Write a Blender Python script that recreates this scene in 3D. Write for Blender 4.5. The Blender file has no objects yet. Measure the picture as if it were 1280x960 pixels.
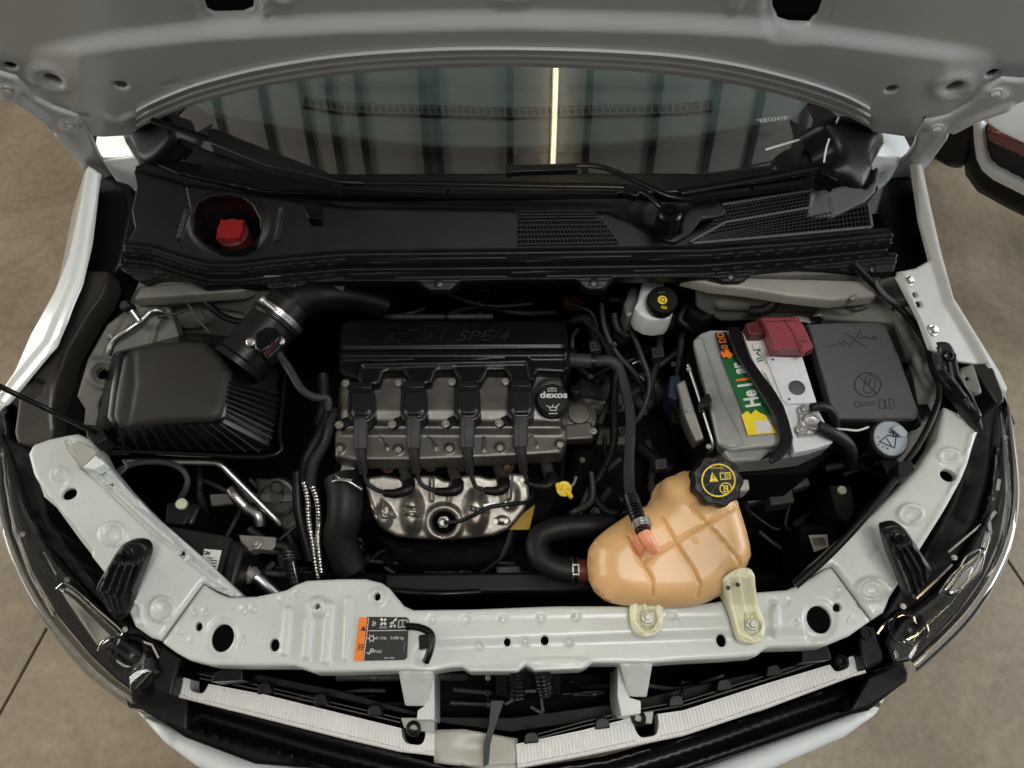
import bpy, bmesh, math, random
import numpy as np
from mathutils import Vector, Matrix
from mathutils.geometry import delaunay_2d_cdt
random.seed(7); np.random.seed(7)
R=math.radians
sc=bpy.context.scene
COL=sc.collection
# ---------------------------------------------------------------- camera, world, lamps, exposure
F=897.0; PITCH=R(62); CP,SP=math.cos(PITCH),math.sin(PITCH)
CAM=Vector((0,0,2.0))
cd=bpy.data.cameras.new('camera'); cam=bpy.data.objects.new('camera',cd); COL.objects.link(cam)
cam.location=CAM; cam.rotation_euler=(R(90)-PITCH,0,0); cd.sensor_width=36; cd.lens=F/1280*36
cd.clip_start=.02; cd.clip_end=100; sc.camera=cam
w=bpy.data.worlds.new('World'); sc.world=w; w.use_nodes=True
bg=w.node_tree.nodes['Background']; bg.inputs[0].default_value=(.80,.88,1,1); bg.inputs[1].default_value=.045
def area(name,loc,target,size,sy,power,col):
    l=bpy.data.lights.new(name,'AREA'); l.shape='RECTANGLE'; l.size=size; l.size_y=sy; l.energy=power; l.color=col
    o=bpy.data.objects.new(name,l); o.location=loc
    o.rotation_euler=(Vector(target)-Vector(loc)).to_track_quat('-Z','Y').to_euler(); COL.objects.link(o); return o
area('daylight_door_right',(4.6,.6,2.4),(0,.5,.9),3.6,2.4,70,(.86,.94,1))
area('daylight_door_left',(-4.6,.4,2.4),(0,.5,.9),3.2,2.2,66,(1,.95,.85))
area('ceiling_fill_left',(-5.6,1.0,1.6),(-.6,1.0,4.9),3,2.5,110,(1,.96,.90))  # added uplight, brightens the ceiling mirrored in the windshield
area('ceiling_fill_right',(5.6,1.2,1.6),(.6,1.2,4.9),3,2.5,135,(.92,.96,1))  # second added uplight for the ceiling, from the right
area('overhead_fill',(.5,-.5,4.4),(0,.45,.9),1.6,.8,52,(.97,.99,1))  # overhead lamp added below the closed ceiling, kept off the hood underside
sc.view_settings.view_transform='Standard'; sc.view_settings.look='None'; sc.view_settings.gamma=1
sc.view_settings.use_curve_mapping=False; sc.view_settings.exposure=.12
sc.render.engine='CYCLES'; sc.cycles.max_bounces=8; sc.cycles.transparent_max_bounces=12
# ---------------------------------------------------------------- projection helpers: photo pixel + plane -> place
def ray(px,py):
    x=(px-640)/F; v=(480-py)/F
    return Vector((x, CP+v*SP, -SP+v*CP))
def P(px,py,z):
    r=ray(px,py); return CAM+r*((z-CAM.z)/r.z)
def proj(A):
    r=np.asarray(A)-np.array(CAM); d=r@np.array((0,CP,-SP)); u=r@np.array((0,SP,CP))
    return 640+F*r[:,0]/d, 480-F*u/d
class FR:
    def __init__(s,p0,n,xd=None):
        s.o=Vector(p0); s.n=Vector(n).normalized()
        x=Vector(xd) if xd else Vector((1,0,0)); s.x=(x-s.n*x.dot(s.n)).normalized(); s.y=s.n.cross(s.x)
    def hit(s,px,py):
        r=ray(px,py); return CAM+r*((s.o-CAM).dot(s.n)/r.dot(s.n))
    def uv(s,px,py):
        p=s.hit(px,py)-s.o; return (p.dot(s.x),p.dot(s.y))
    def up(s,h):
        return FR(s.o+s.n*h,s.n,s.x)
    def w(s,UV,H):
        UV=np.asarray(UV); return np.array(s.o)+UV[:,:1]*np.array(s.x)+UV[:,1:2]*np.array(s.y)+np.asarray(H)[:,None]*np.array(s.n)
def HZ(z): return FR((0,0,z),(0,0,1))
def F3(a,b,c):
    A,B,C=P(*a),P(*b),P(*c); n=(B-A).cross(C-A)
    if n.dot(CAM-A)<0: n=-n
    return FR(A,n)
# ---------------------------------------------------------------- materials
def mat(name,col,rough=.5,metal=0,var=.12,ns=25,bump=.0,bs=300,dust=0,coat=0,spec=.5,trans=0,sss=0,rv=.15,scr=0):
    m=bpy.data.materials.new(name); m.use_nodes=True; t=m.node_tree; N=t.nodes; L=t.links
    b=N['Principled BSDF']; b.inputs['Metallic'].default_value=metal; b.inputs['Specular IOR Level'].default_value=spec
    b.inputs['Coat Weight'].default_value=coat; b.inputs['Coat Roughness'].default_value=.08
    b.inputs['Transmission Weight'].default_value=trans
    if sss: b.inputs['Subsurface Weight'].default_value=sss; b.inputs['Subsurface Radius'].default_value=(.02,.012,.006); b.inputs['Subsurface Scale'].default_value=1
    tc=N.new('ShaderNodeTexCoord')
    n=N.new('ShaderNodeTexNoise'); n.inputs['Scale'].default_value=ns; n.inputs['Detail'].default_value=6; n.inputs['Roughness'].default_value=.6
    L.new(tc.outputs['Object'],n.inputs['Vector'])
    r=N.new('ShaderNodeValToRGB'); c=np.array(col)
    r.color_ramp.elements[0].position=.3; r.color_ramp.elements[1].position=.7
    r.color_ramp.elements[0].color=(*np.clip(c*(1-var),0,1),1); r.color_ramp.elements[1].color=(*np.clip(c*(1+var),0,1),1)
    L.new(n.outputs['Fac'],r.inputs['Fac']); out=r.outputs['Color']
    if dust:
        n3=N.new('ShaderNodeTexNoise'); n3.inputs['Scale'].default_value=9; n3.inputs['Detail'].default_value=9; n3.inputs['Roughness'].default_value=.7
        L.new(tc.outputs['Object'],n3.inputs['Vector'])
        mr=N.new('ShaderNodeMapRange'); mr.inputs['From Min'].default_value=.42; mr.inputs['From Max'].default_value=.8; mr.inputs['To Max'].default_value=dust
        L.new(n3.outputs['Fac'],mr.inputs['Value'])
        mx=N.new('ShaderNodeMix'); mx.data_type='RGBA'; L.new(mr.outputs[0],mx.inputs[0]); L.new(out,mx.inputs[6]); mx.inputs[7].default_value=(.16,.13,.10,1); out=mx.outputs[2]
    if scr:
        mp=N.new('ShaderNodeMapping'); mp.inputs['Scale'].default_value=(60,340,60); mp.inputs['Rotation'].default_value=(0,0,.5); L.new(tc.outputs['Object'],mp.inputs[0])
        n5=N.new('ShaderNodeTexNoise'); n5.inputs['Scale'].default_value=1; n5.inputs['Detail'].default_value=4; L.new(mp.outputs[0],n5.inputs['Vector'])
        n6=N.new('ShaderNodeTexNoise'); n6.inputs['Scale'].default_value=170; n6.inputs['Detail'].default_value=2; L.new(tc.outputs['Object'],n6.inputs['Vector'])
        a5=N.new('ShaderNodeMapRange'); a5.inputs['From Min'].default_value=.69; a5.inputs['From Max'].default_value=.78; a5.inputs['To Max'].default_value=scr; L.new(n5.outputs['Fac'],a5.inputs[0])
        a6=N.new('ShaderNodeMapRange'); a6.inputs['From Min'].default_value=.70; a6.inputs['From Max'].default_value=.76; a6.inputs['To Max'].default_value=scr*1.3; L.new(n6.outputs['Fac'],a6.inputs[0])
        am=N.new('ShaderNodeMath'); am.operation='MAXIMUM'; L.new(a5.outputs[0],am.inputs[0]); L.new(a6.outputs[0],am.inputs[1])
        mx2=N.new('ShaderNodeMix'); mx2.data_type='RGBA'; L.new(am.outputs[0],mx2.inputs[0]); L.new(out,mx2.inputs[6]); mx2.inputs[7].default_value=(.20,.17,.13,1); out=mx2.outputs[2]
    L.new(out,b.inputs['Base Color'])
    m2=N.new('ShaderNodeMapRange'); m2.inputs['To Min'].default_value=max(.02,rough*(1-rv)); m2.inputs['To Max'].default_value=min(1,rough*(1+rv)+(.1 if dust else 0))
    n2=N.new('ShaderNodeTexNoise'); n2.inputs['Scale'].default_value=ns*2.3; n2.inputs['Detail'].default_value=5
    L.new(tc.outputs['Object'],n2.inputs['Vector']); L.new(n2.outputs['Fac'],m2.inputs['Value']); L.new(m2.outputs[0],b.inputs['Roughness'])
    if bump:
        n4=N.new('ShaderNodeTexNoise'); n4.inputs['Scale'].default_value=bs; n4.inputs['Detail'].default_value=3
        L.new(tc.outputs['Object'],n4.inputs['Vector']); bp=N.new('ShaderNodeBump'); bp.inputs['Strength'].default_value=bump; bp.inputs['Distance'].default_value=.001
        L.new(n4.outputs['Fac'],bp.inputs['Height']); L.new(bp.outputs[0],b.inputs['Normal'])
    return m
def clear(name,tint,refl=1.0,rough=.02,haze=0,hcol=(.5,.5,.5)):
    m=bpy.data.materials.new(name); m.use_nodes=True; t=m.node_tree; N=t.nodes; L=t.links; N.clear()
    o=N.new('ShaderNodeOutputMaterial'); tr=N.new('ShaderNodeBsdfTransparent'); tr.inputs[0].default_value=(*tint,1)
    gl=N.new('ShaderNodeBsdfGlossy'); gl.inputs['Roughness'].default_value=rough
    fr=N.new('ShaderNodeFresnel'); fr.inputs[0].default_value=1.5
    mm=N.new('ShaderNodeMath'); mm.operation='MULTIPLY'; mm.inputs[1].default_value=refl; mm.use_clamp=True
    L.new(fr.outputs[0],mm.inputs[0]); mx=N.new('ShaderNodeMixShader'); L.new(mm.outputs[0],mx.inputs[0])
    base=tr.outputs[0]
    if haze:
        df=N.new('ShaderNodeBsdfDiffuse'); df.inputs[0].default_value=(*hcol,1); nz=N.new('ShaderNodeTexNoise'); nz.inputs['Scale'].default_value=30
        mz=N.new('ShaderNodeMath'); mz.operation='MULTIPLY'; mz.inputs[1].default_value=haze*2; L.new(nz.outputs['Fac'],mz.inputs[0])
        m3=N.new('ShaderNodeMixShader'); L.new(mz.outputs[0],m3.inputs[0]); L.new(base,m3.inputs[1]); L.new(df.outputs[0],m3.inputs[2]); base=m3.outputs[0]
    L.new(base,mx.inputs[1]); L.new(gl.outputs[0],mx.inputs[2]); L.new(mx.outputs[0],o.inputs[0]); return m
def emit(name,col,s):
    m=bpy.data.materials.new(name); m.use_nodes=True; b=m.node_tree.nodes['Principled BSDF']
    b.inputs['Base Color'].default_value=(*col,1); b.inputs['Emission Color'].default_value=(*col,1); b.inputs['Emission Strength'].default_value=s; return m
M={}
M['paint']=mat('white_body_paint',(.585,.612,.58),.28,scr=.35,var=.035,ns=6,dust=.16,coat=.25,bump=.03,bs=500)
M['gloss']=mat('white_gloss_paint',(.74,.77,.76),.18,var=.02,coat=.6)
M['primer']=mat('dusty_inner_bay_paint',(.135,.135,.118),.5,var=.28,ns=9,dust=.6)
M['hoodpaint']=mat('shaded_white_hood_paint',(.425,.435,.425),.32,scr=.15,var=.05,ns=4,dust=.06,coat=.1)  # same white paint as the body, darkened to put the hood's shade in
M['black']=mat('black_moulded_plastic',(.0045,.0045,.005),.34,spec=.28,var=.25,dust=.05,bump=.12,bs=900)
M['blackm']=mat('matte_black_plastic',(.0075,.0075,.0075),.55,spec=.25,var=.25,dust=.07,bump=.2,bs=700)
M['blackg']=mat('satin_black_plastic',(.003,.003,.0036),.24,spec=.28,rv=.06,ns=12,var=.2,dust=.02)
M['grain']=mat('dusty_charcoal_plastic',(.018,.0165,.0145),.44,spec=.34,var=.15,ns=8,dust=.09,bump=.3,bs=1200)
M['wcover']=mat('dusty_wing_cover_plastic',(.034,.030,.025),.45,spec=.35,var=.2,ns=7,dust=.18)
M['railp']=mat('dusty_cowl_rail_paint',(.30,.29,.255),.42,var=.12,ns=7,dust=.5)
M['hoseblack']=mat('soft_black_hose',(.0035,.0035,.004),.42,spec=.2,var=.2)
M['coil']=mat('glossy_coil_plastic',(.008,.008,.009),.22,spec=.5,var=.15,rv=.05,ns=8,dust=.02)
M['cowl']=mat('cowl_plastic',(.0045,.0045,.005),.34,spec=.26,var=.2,ns=10,dust=.035,bump=.2,bs=1200)
M['wingp']=mat('dusty_wing_paint',(.36,.355,.32),.45,var=.1,ns=8,dust=.3)
M['dim']=mat('dusty_dark_hose',(.026,.025,.024),.5,var=.3,dust=.3)
M['dim2']=mat('grimy_metal',(.10,.095,.088),.5,.7,var=.4,ns=40,dust=.5)
M['grey']=mat('dark_grey_plastic',(.062,.064,.067),.5,var=.06,ns=12,dust=.04,bump=.2,bs=1200)
M['rubber']=mat('black_rubber',(.006,.006,.0065),.46,spec=.3,var=.2,dust=.06)
M['rubberg']=mat('grey_rubber_hose',(.030,.030,.032),.5,spec=.4,var=.15,dust=.08)
M['deep']=mat('bay_black_and_shade',(.004,.004,.004),.8,var=.3,ns=14,dust=.01,spec=.1)  # near black for black bay parts, with the bay's deep shade painted in
M['cast']=mat('cast_aluminium',(.17,.16,.148),.38,.85,var=.25,ns=30,bump=.35,bs=600,dust=.2)
M['alu']=mat('bare_aluminium',(.52,.52,.51),.30,1,var=.15,ns=40,bump=.1,dust=.15)
M['shield']=mat('heat_shield_steel',(.36,.335,.30),.40,.95,var=.16,ns=60,bump=.3,bs=120,dust=.2,rv=.3)
M['steel']=mat('zinc_plated_bolt',(.50,.49,.46),.35,.9,var=.2,ns=120,dust=.2)
M['rust']=mat('rusty_brown_steel',(.085,.03,.016),.6,.4,var=.5,ns=150)
M['tank']=mat('amber_translucent_plastic',(.68,.42,.195),.33,var=.22,ns=5,sss=.45,bump=.05,bs=60)
M['neck']=mat('clear_yellowed_plastic',(.66,.64,.46),.3,var=.08,sss=.4)
M['coral']=mat('coral_nozzle_plastic',(.75,.30,.17),.4,sss=.3)
M['batt']=mat('translucent_battery_case',(.27,.28,.275),.26,spec=.7,var=.4,ns=6,sss=.1,dust=.2)
M['battop']=mat('grey_battery_top',(.66,.67,.69),.4,var=.08,ns=30,dust=.08,bump=.1)
M['red']=mat('dull_red_plastic',(.22,.035,.045),.5,var=.12,bump=.15)
M['redd']=mat('dark_red_plastic',(.09,.012,.014),.5)
M['capred']=mat('bright_red_cap_plastic',(.36,.02,.022),.45)
M['white']=mat('white_plastic',(.72,.73,.72),.35,var=.06)
M['paper']=mat('white_sticker',(.72,.72,.69),.55,var=.08,ns=60)
M['label']=mat('black_label_film',(.012,.011,.011),.4)
M['orange']=mat('orange_label_film',(.82,.20,.02),.45)
M['green']=mat('green_label_film',(.012,.12,.03),.35)
M['yellow']=mat('yellow_print',(.82,.62,.02),.4)
M['ylw']=mat('yellow_handle_plastic',(.75,.52,.01),.4)
M['amberm']=mat('brass_yellow_plate',(.38,.24,.04),.4,.3)
M['print']=mat('pale_print',(.62,.62,.60),.5)
M['printdim']=mat('dim_grey_print',(.20,.20,.19),.5)
M['ink']=mat('black_ink',(.01,.01,.01),.6)
M['chrome']=mat('chrome_reflector',(.75,.73,.70),.08,1,var=.05)
M['bluegrey']=mat('pale_blue_grey_cap',(.40,.44,.48),.4,var=.08,dust=.1)
M['ribwhite']=mat('off_white_foam_strip',(.72,.71,.69),.5,var=.05,dust=.06)
M['beige']=mat('warm_grey_sheet',(.40,.39,.34),.35,var=.06,ns=5,dust=.15)
M['dash']=mat('dashboard_grain',(.105,.135,.13),.6,var=.05,bump=.3,bs=900)
M['dashdark']=mat('dashboard_black_base',(.02,.018,.016),.7)
M['tail']=mat('red_reflector',(.16,.005,.012),.2,coat=.5)
M['glass']=clear('windshield_glass',(.80,.88,.86),2.5,.01)
M['lens']=clear('headlight_lens',(.93,.95,.96),1.2,.02,haze=.01)
M['rim']=clear('lens_rim',(.62,.62,.60),2.8,.05,haze=.22,hcol=(.55,.55,.53))
M['foil']=mat('foil_wrapped_sleeve',(.55,.53,.50),.3,1,var=.7,ns=160,bump=1,bs=260)
M['silver']=mat('grey_metal_housing',(.30,.29,.27),.42,.6,var=.15,ns=20,dust=.2)
# ---------------------------------------------------------------- mesh helpers
def link(name,me,m,parent=None,ang=35):
    if m is not None and not me.materials: me.materials.append(m)
    if len(me.polygons):
        me.polygons.foreach_set('use_smooth',[True]*len(me.polygons)); me.set_sharp_from_angle(angle=R(ang)); me.update()
    o=bpy.data.objects.new(name,me); COL.objects.link(o)
    if parent:
        o.parent=parent
        if parent.type=='EMPTY': o.matrix_parent_inverse=Matrix.Translation(-parent.location)
    return o
def bev(o,wd=.0015,seg=2,a=40):
    b=o.modifiers.new('bevel','BEVEL'); b.width=wd; b.segments=seg; b.limit_method='ANGLE'; b.angle_limit=R(a); return o
def tag(o,label,cat=None,group=None,kind=None):
    if label: o['label']=label
    if cat: o['category']=cat
    if group: o['group']=group
    if kind: o['kind']=kind
    return o
def thing(name,label,cat,loc=(0,0,0),group=None):
    o=bpy.data.objects.new(name,None); o.empty_display_size=.05; o.location=loc; COL.objects.link(o); return tag(o,label,cat,group)
def cat_rom(p,n=6,closed=True):
    p=[tuple(q) for q in p]; N=len(p); out=[]
    rng=range(N) if closed else range(N-1)
    for i in rng:
        g=lambda k: np.array(p[k%N] if closed else p[min(max(k,0),N-1)],float)
        a,b,c,d=g(i-1),g(i),g(i+1),g(i+2)
        for k in range(n):
            t=k/n; out.append(tuple(.5*((2*b)+(c-a)*t+(2*a-5*b+4*c-d)*t*t+(3*b-a-3*c+d)*t**3)))
    if not closed: out.append(p[-1])
    return out
def ell(cx,cy,rx,ry,ang=0,n=20):
    c,s=math.cos(R(ang)),math.sin(R(ang)); r=[]
    for i in range(n):
        a=2*math.pi*i/n; x=rx*math.cos(a); y=ry*math.sin(a); r.append((cx+x*c-y*s,cy+x*s+y*c))
    return r
def sstep(t): t=np.clip(t,0,1); return t*t*(3-2*t)
def seg_d(X,Y,a,b):
    ax,ay=a; dx,dy=b[0]-ax,b[1]-ay; L=dx*dx+dy*dy+1e-12
    t=np.clip(((X-ax)*dx+(Y-ay)*dy)/L,0,1); return np.hypot(X-ax-t*dx,Y-ay-t*dy)
def poly_d(X,Y,pts,closed=False):
    d=np.full(X.shape,1e9)
    for i in range(len(pts)-(0 if closed else 1)): d=np.minimum(d,seg_d(X,Y,pts[i],pts[(i+1)%len(pts)]))
    return d
def inside(X,Y,poly):
    r=np.zeros(X.shape,bool); n=len(poly)
    for i in range(n):
        x0,y0=poly[i]; x1,y1=poly[(i+1)%n]
        if y0==y1: continue
        c=((y0>Y)!=(y1>Y))&(X<(x1-x0)*(Y-y0)/(y1-y0)+x0); r^=c
    return r
def feat(fs,X,Y):
    h=np.zeros(X.shape)
    for f in fs:
        if callable(f): h+=f(X,Y); continue
        k=f[0]
        if k=='b': _,cx,cy,rx,ry,a,s=f; d=np.hypot((X-cx)/rx,(Y-cy)/ry); h+=a*sstep((1-d)/s)
        elif k=='g': _,cx,cy,rx,ry,a,wd=f; d=np.abs(np.hypot((X-cx)/rx,(Y-cy)/ry)-1)*min(rx,ry); h+=a*sstep(1-d/wd)
        elif k=='l': _,pts,wd,a=f; h+=a*sstep(1.6-1.6*poly_d(X,Y,pts)/wd)
        elif k=='p': _,pts,wd,a=f; d=poly_d(X,Y,pts,True); s=np.where(inside(X,Y,pts),d,-d); h+=a*sstep(.5+s/wd)
    return h
def resample(u,mx):
    out=[]
    n=len(u)
    for i in range(n):
        a,b=np.array(u[i]),np.array(u[(i+1)%n]); k=max(1,int(math.ceil(np.linalg.norm(b-a)/mx)))
        for j in range(k): out.append(tuple(a+(b-a)*j/k))
    return out
def relief(name,outer,m,parent=None,holes=(),fr=None,res=.008,er=.004,fs=(),thick=.02,ang=62,smooth=0,hr=None,bottom=False,vz=None):
    ang=max(ang,62)
    if vz is None: vz=thick>.055
    if not isinstance(fr,FR): fr=HZ(fr)
    if smooth: outer=cat_rom(outer,smooth)
    U=[fr.uv(*p) for p in outer]; HU=[[fr.uv(*p) for p in h] for h in holes]
    U=resample(U,res*1.3); HU=[resample(h,res) for h in HU]
    loops=[U]+HU; pts=[]; edges=[]; rngs=[]
    for l in loops:
        s=len(pts); pts+=l; k=len(l); edges+=[(s+i,s+(i+1)%k) for i in range(k)]; rngs.append((s,k))
    UA=np.array(U); x0,y0=UA.min(0); x1,y1=UA.max(0)
    gx,gy=np.meshgrid(np.arange(x0,x1,res),np.arange(y0,y1,res*.866)); gx=gx+(np.arange(gx.shape[0])%2)[:,None]*res*.5
    gx=gx.ravel()+np.random.uniform(-1,1,gx.size)*res*.05; gy=gy.ravel()
    def dist(X,Y):
        d=poly_d(X,Y,U,True)
        for h in HU: d=np.minimum(d,poly_d(X,Y,h,True))
        return d
    def ins(X,Y):
        r=inside(X,Y,U)
        for h in HU: r&=~inside(X,Y,h)
        return r
    k=ins(gx,gy); gx,gy=gx[k],gy[k]; d=dist(gx,gy); k=d>max(res*.45,er*1.25); G=np.c_[gx[k],gy[k]]
    if er>0:
        ex=[]
        for l in loops:
            A=np.array(l); T=np.roll(A,-1,0)-np.roll(A,1,0); T/=np.linalg.norm(T,axis=1)[:,None]+1e-12; Nn=np.c_[-T[:,1],T[:,0]]
            for f_ in (.15,.5,1.0):
                for sg in (1,-1):
                    Q=A+Nn*sg*er*f_; kk=ins(Q[:,0],Q[:,1]); Q=Q[kk]
                    if len(Q): dd=dist(Q[:,0],Q[:,1]); ex.append(Q[dd>er*f_*.93])
        ex=[e for e in ex if len(e)]
        if ex: G=np.vstack([G]+ex)
    vin=[Vector(p) for p in pts]+[Vector((float(a),float(b))) for a,b in G]
    vo,eo,fo,ov,oe,of=delaunay_2d_cdt(vin,edges,[],0,1e-7)
    V=np.array([(v.x,v.y) for v in vo]); Tn=np.array([f for f in fo if len(f)==3])
    c=V[Tn].mean(1); Tn=Tn[ins(c[:,0],c[:,1])]
    a=V[Tn]; ar=(a[:,1,0]-a[:,0,0])*(a[:,2,1]-a[:,0,1])-(a[:,2,0]-a[:,0,0])*(a[:,1,1]-a[:,0,1]); Tn[ar<0]=Tn[ar<0][:,::-1]
    h=np.zeros(len(V))
    if er>0:
        e=er
        d=poly_d(V[:,0],V[:,1],U,True); t=np.clip(e-d,0,e); h-=e-np.sqrt(np.maximum(e*e-t*t,0))
        e2=hr if hr is not None else er
        for hh in HU:
            d=poly_d(V[:,0],V[:,1],hh,True); t=np.clip(e2-d,0,e2); h-=(e2-np.sqrt(np.maximum(e2*e2-t*t,0)))
    W=fr.w(V,np.zeros(len(V)))
    if fs: PX,PY=proj(W); h+=feat(fs,PX,PY)
    W=fr.w(V,h)
    # skirt
    ec={}
    for t in Tn:
        for i in range(3):
            e=(int(t[i]),int(t[(i+1)%3])); ec[e]=1
    bd=[e for e in ec if (e[1],e[0]) not in ec]
    bv=sorted({v for e in bd for v in e}); mp={v:len(W)+i for i,v in enumerate(bv)}
    if thick>0:
        th_=np.full(len(bv),float(thick))
        if HU:
            dh=np.full(len(bv),1e9)
            for hh in HU: dh=np.minimum(dh,poly_d(V[bv][:,0],V[bv][:,1],hh,True))
            th_[dh<1e-5]=min(thick,.003)
        low=(W[bv]-np.c_[0*th_,0*th_,th_+er]) if vz else fr.w(V[bv],np.minimum(h[bv],-er)-th_); allv=np.vstack([W,low])
        faces=[tuple(map(int,t)) for t in Tn]+[(e[1],e[0],mp[e[0]],mp[e[1]]) for e in bd]
        if bottom:
            off=len(allv); allv=np.vstack([allv,fr.w(V,np.full(len(V),-er-thick)-.0)]); faces+=[tuple(int(x)+off for x in t[::-1]) for t in Tn]
    else: allv=W; faces=[tuple(map(int,t)) for t in Tn]
    me=bpy.data.meshes.new(name); me.from_pydata(allv.tolist(),[],faces); me.update()
    return link(name,me,m,parent,ang)
def prism(name,outer,z1,z0,m,parent=None,bottom=None,bv=.0015,smooth=0):
    """outline at z1 (number or per-point px,py,z) dropped to z0, or to its own bottom outline"""
    if smooth: outer=cat_rom(outer,smooth)
    A=[P(p[0],p[1],p[2] if len(p)>2 else z1) for p in outer]
    B=[P(p[0],p[1],p[2] if len(p)>2 else z0) for p in bottom] if bottom else [Vector((a.x,a.y,z0)) for a in A]
    n=len(A); me=bpy.data.meshes.new(name)
    me.from_pydata([tuple(v) for v in A+B],[],[tuple(range(n)),tuple(range(2*n-1,n-1,-1))]+[(i,n+i,n+(i+1)%n,(i+1)%n) for i in range(n)])
    bm=bmesh.new(); bm.from_mesh(me); bmesh.ops.recalc_face_normals(bm,faces=bm.faces); bm.to_mesh(me); bm.free()
    o=link(name,me,m,parent)
    if bv: bev(o,bv)
    return o
def fplate(name,outer,fr,m,parent=None,th=.003,bv=.0006):
    A=[fr.hit(*p) for p in outer]; B=[a-fr.n*th for a in A]; n=len(A); me=bpy.data.meshes.new(name)
    me.from_pydata([tuple(v) for v in A+B],[],[tuple(range(n)),tuple(range(2*n-1,n-1,-1))]+[(i,n+i,n+(i+1)%n,(i+1)%n) for i in range(n)])
    bm=bmesh.new(); bm.from_mesh(me); bmesh.ops.recalc_face_normals(bm,faces=bm.faces); bm.to_mesh(me); bm.free()
    o=link(name,me,m,parent)
    if bv: bev(o,bv)
    return o
PX=.00133
def tubemesh(pts,r,n=10,cor=0,pitch=.004,sub=8,caps=True,flat=1.0):
    q=[np.array(P(*p) if not isinstance(p,Vector) else p) for p in pts]
    q=np.array(cat_rom(q,sub,False)) if len(q)>2 else np.array(q)
    L=np.r_[0,np.cumsum(np.linalg.norm(np.diff(q,axis=0),axis=1))]
    st=(pitch/4 if cor else max(.003,L[-1]/60) if len(q)>2 else L[-1]/2)
    K=max(2,int(L[-1]/st)+1); s=np.linspace(0,L[-1],K); q=np.c_[[np.interp(s,L,q[:,i]) for i in range(3)]].T
    T=np.gradient(q,axis=0); T/=np.linalg.norm(T,axis=1)[:,None]+1e-12
    up=np.array((0,0,1.)) if abs(T[0][2])<.9 else np.array((0,1.,0)); vs=[]; fs=[]
    for i in range(K):
        a=np.cross(T[i],up); a/=np.linalg.norm(a)+1e-12; b=np.cross(a,T[i]); up=b
        rr=(r(s[i]/L[-1]) if callable(r) else r); 
        if cor: rr*=1+cor*(.5+.5*math.cos(2*math.pi*s[i]/pitch))
        for k in range(n):
            t=2*math.pi*k/n; vs.append(q[i]+rr*(math.cos(t)*a+math.sin(t)*b*flat))
    for i in range(K-1):
        for k in range(n): fs.append((i*n+k,i*n+(k+1)%n,(i+1)*n+(k+1)%n,(i+1)*n+k))
    if caps: fs+=[tuple(range(n-1,-1,-1)),tuple((K-1)*n+k for k in range(n))]
    return [tuple(v) for v in vs],fs
def tube(name,pts,r,m,parent=None,**k):
    v,f=tubemesh(pts,r,**k); me=bpy.data.meshes.new(name); me.from_pydata(v,[],f); me.update(); return link(name,me,m,parent,50)
def multi(name,parts,m,parent=None,ang=50):
    V=[];Fc=[]
    for v,f in parts:
        o=len(V); V+=v; Fc+=[tuple(i+o for i in q) for q in f]
    me=bpy.data.meshes.new(name); me.from_pydata(V,[],Fc); me.update(); return link(name,me,m,parent,ang)
def lathemesh(prof,o,ax=(0,0,1),n=24,gear=None,x=None):
    fr=FR(o,ax,x or ((1,0,0) if abs(Vector(ax).normalized().x)<.9 else (0,1,0))); V=[];Fc=[]
    for r,h in prof:
        for k in range(n):
            t=2*math.pi*k/n; rr=r*(gear(t,h) if gear else 1)
            V.append(tuple(fr.o+fr.x*rr*math.cos(t)+fr.y*rr*math.sin(t)+fr.n*h))
    K=len(prof)
    for i in range(K-1):
        for k in range(n): Fc.append((i*n+k,i*n+(k+1)%n,(i+1)*n+(k+1)%n,(i+1)*n+k))
    Fc+=[tuple(range(n-1,-1,-1)),tuple((K-1)*n+k for k in range(n))]
    return V,Fc
def lathe(name,prof,o,m,parent=None,ax=(0,0,1),n=24,gear=None,ang=35,x=None):
    v,f=lathemesh(prof,o,ax,n,gear,x); me=bpy.data.meshes.new(name); me.from_pydata(v,[],f); me.update(); return link(name,me,m,parent,ang)
def bolt(name,px,py,z,r,m,parent,ax=(0,0,1),fl=True):
    """hex head on a round flange"""
    o=P(px,py,z) if not isinstance(px,Vector) else px
    a=lathemesh([(r*1.0,-.003),(r*1.0,0),(r*.92,.0008)],o,ax,18); b=lathemesh([(r*.66,0),(r*.66,r*.55),(r*.55,r*.66)],o,ax,6)
    c=lathemesh([(r*.30,r*.6),(r*.30,r*.69)],o,ax,8)
    return multi(name,[a,b,c],m,parent,30)
FONT=None
def text(name,s,fr,px,py,size,ang,m,parent,ext=.0002,shear=0,off=0,sx=1,h=.0006,align='CENTER'):
    cu=bpy.data.curves.new(name,'FONT'); cu.body=s; cu.size=size; cu.extrude=ext; cu.shear=shear; cu.offset=off; cu.align_x=align; cu.align_y='CENTER'; cu.resolution_u=3
    t=bpy.data.objects.new(name+'_src',cu); COL.objects.link(t); bpy.context.view_layer.update()
    me=bpy.data.meshes.new_from_object(t); bpy.data.objects.remove(t); bpy.data.curves.remove(cu)
    c=fr.hit(px,py); a=fr.hit(px+5*math.cos(R(ang)),py-5*math.sin(R(ang)))-c; x=a.normalized(); y=fr.n.cross(x)
    co=np.empty(len(me.vertices)*3); me.vertices.foreach_get('co',co); co=co.reshape(-1,3)
    W=np.array(c)+co[:,:1]*sx*np.array(x)+co[:,1:2]*np.array(y)+(co[:,2:3]+h)*np.array(fr.n)
    me.vertices.foreach_set('co',W.ravel()); me.update(); me.name=name
    return link(name,me,m,parent,20)
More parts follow.
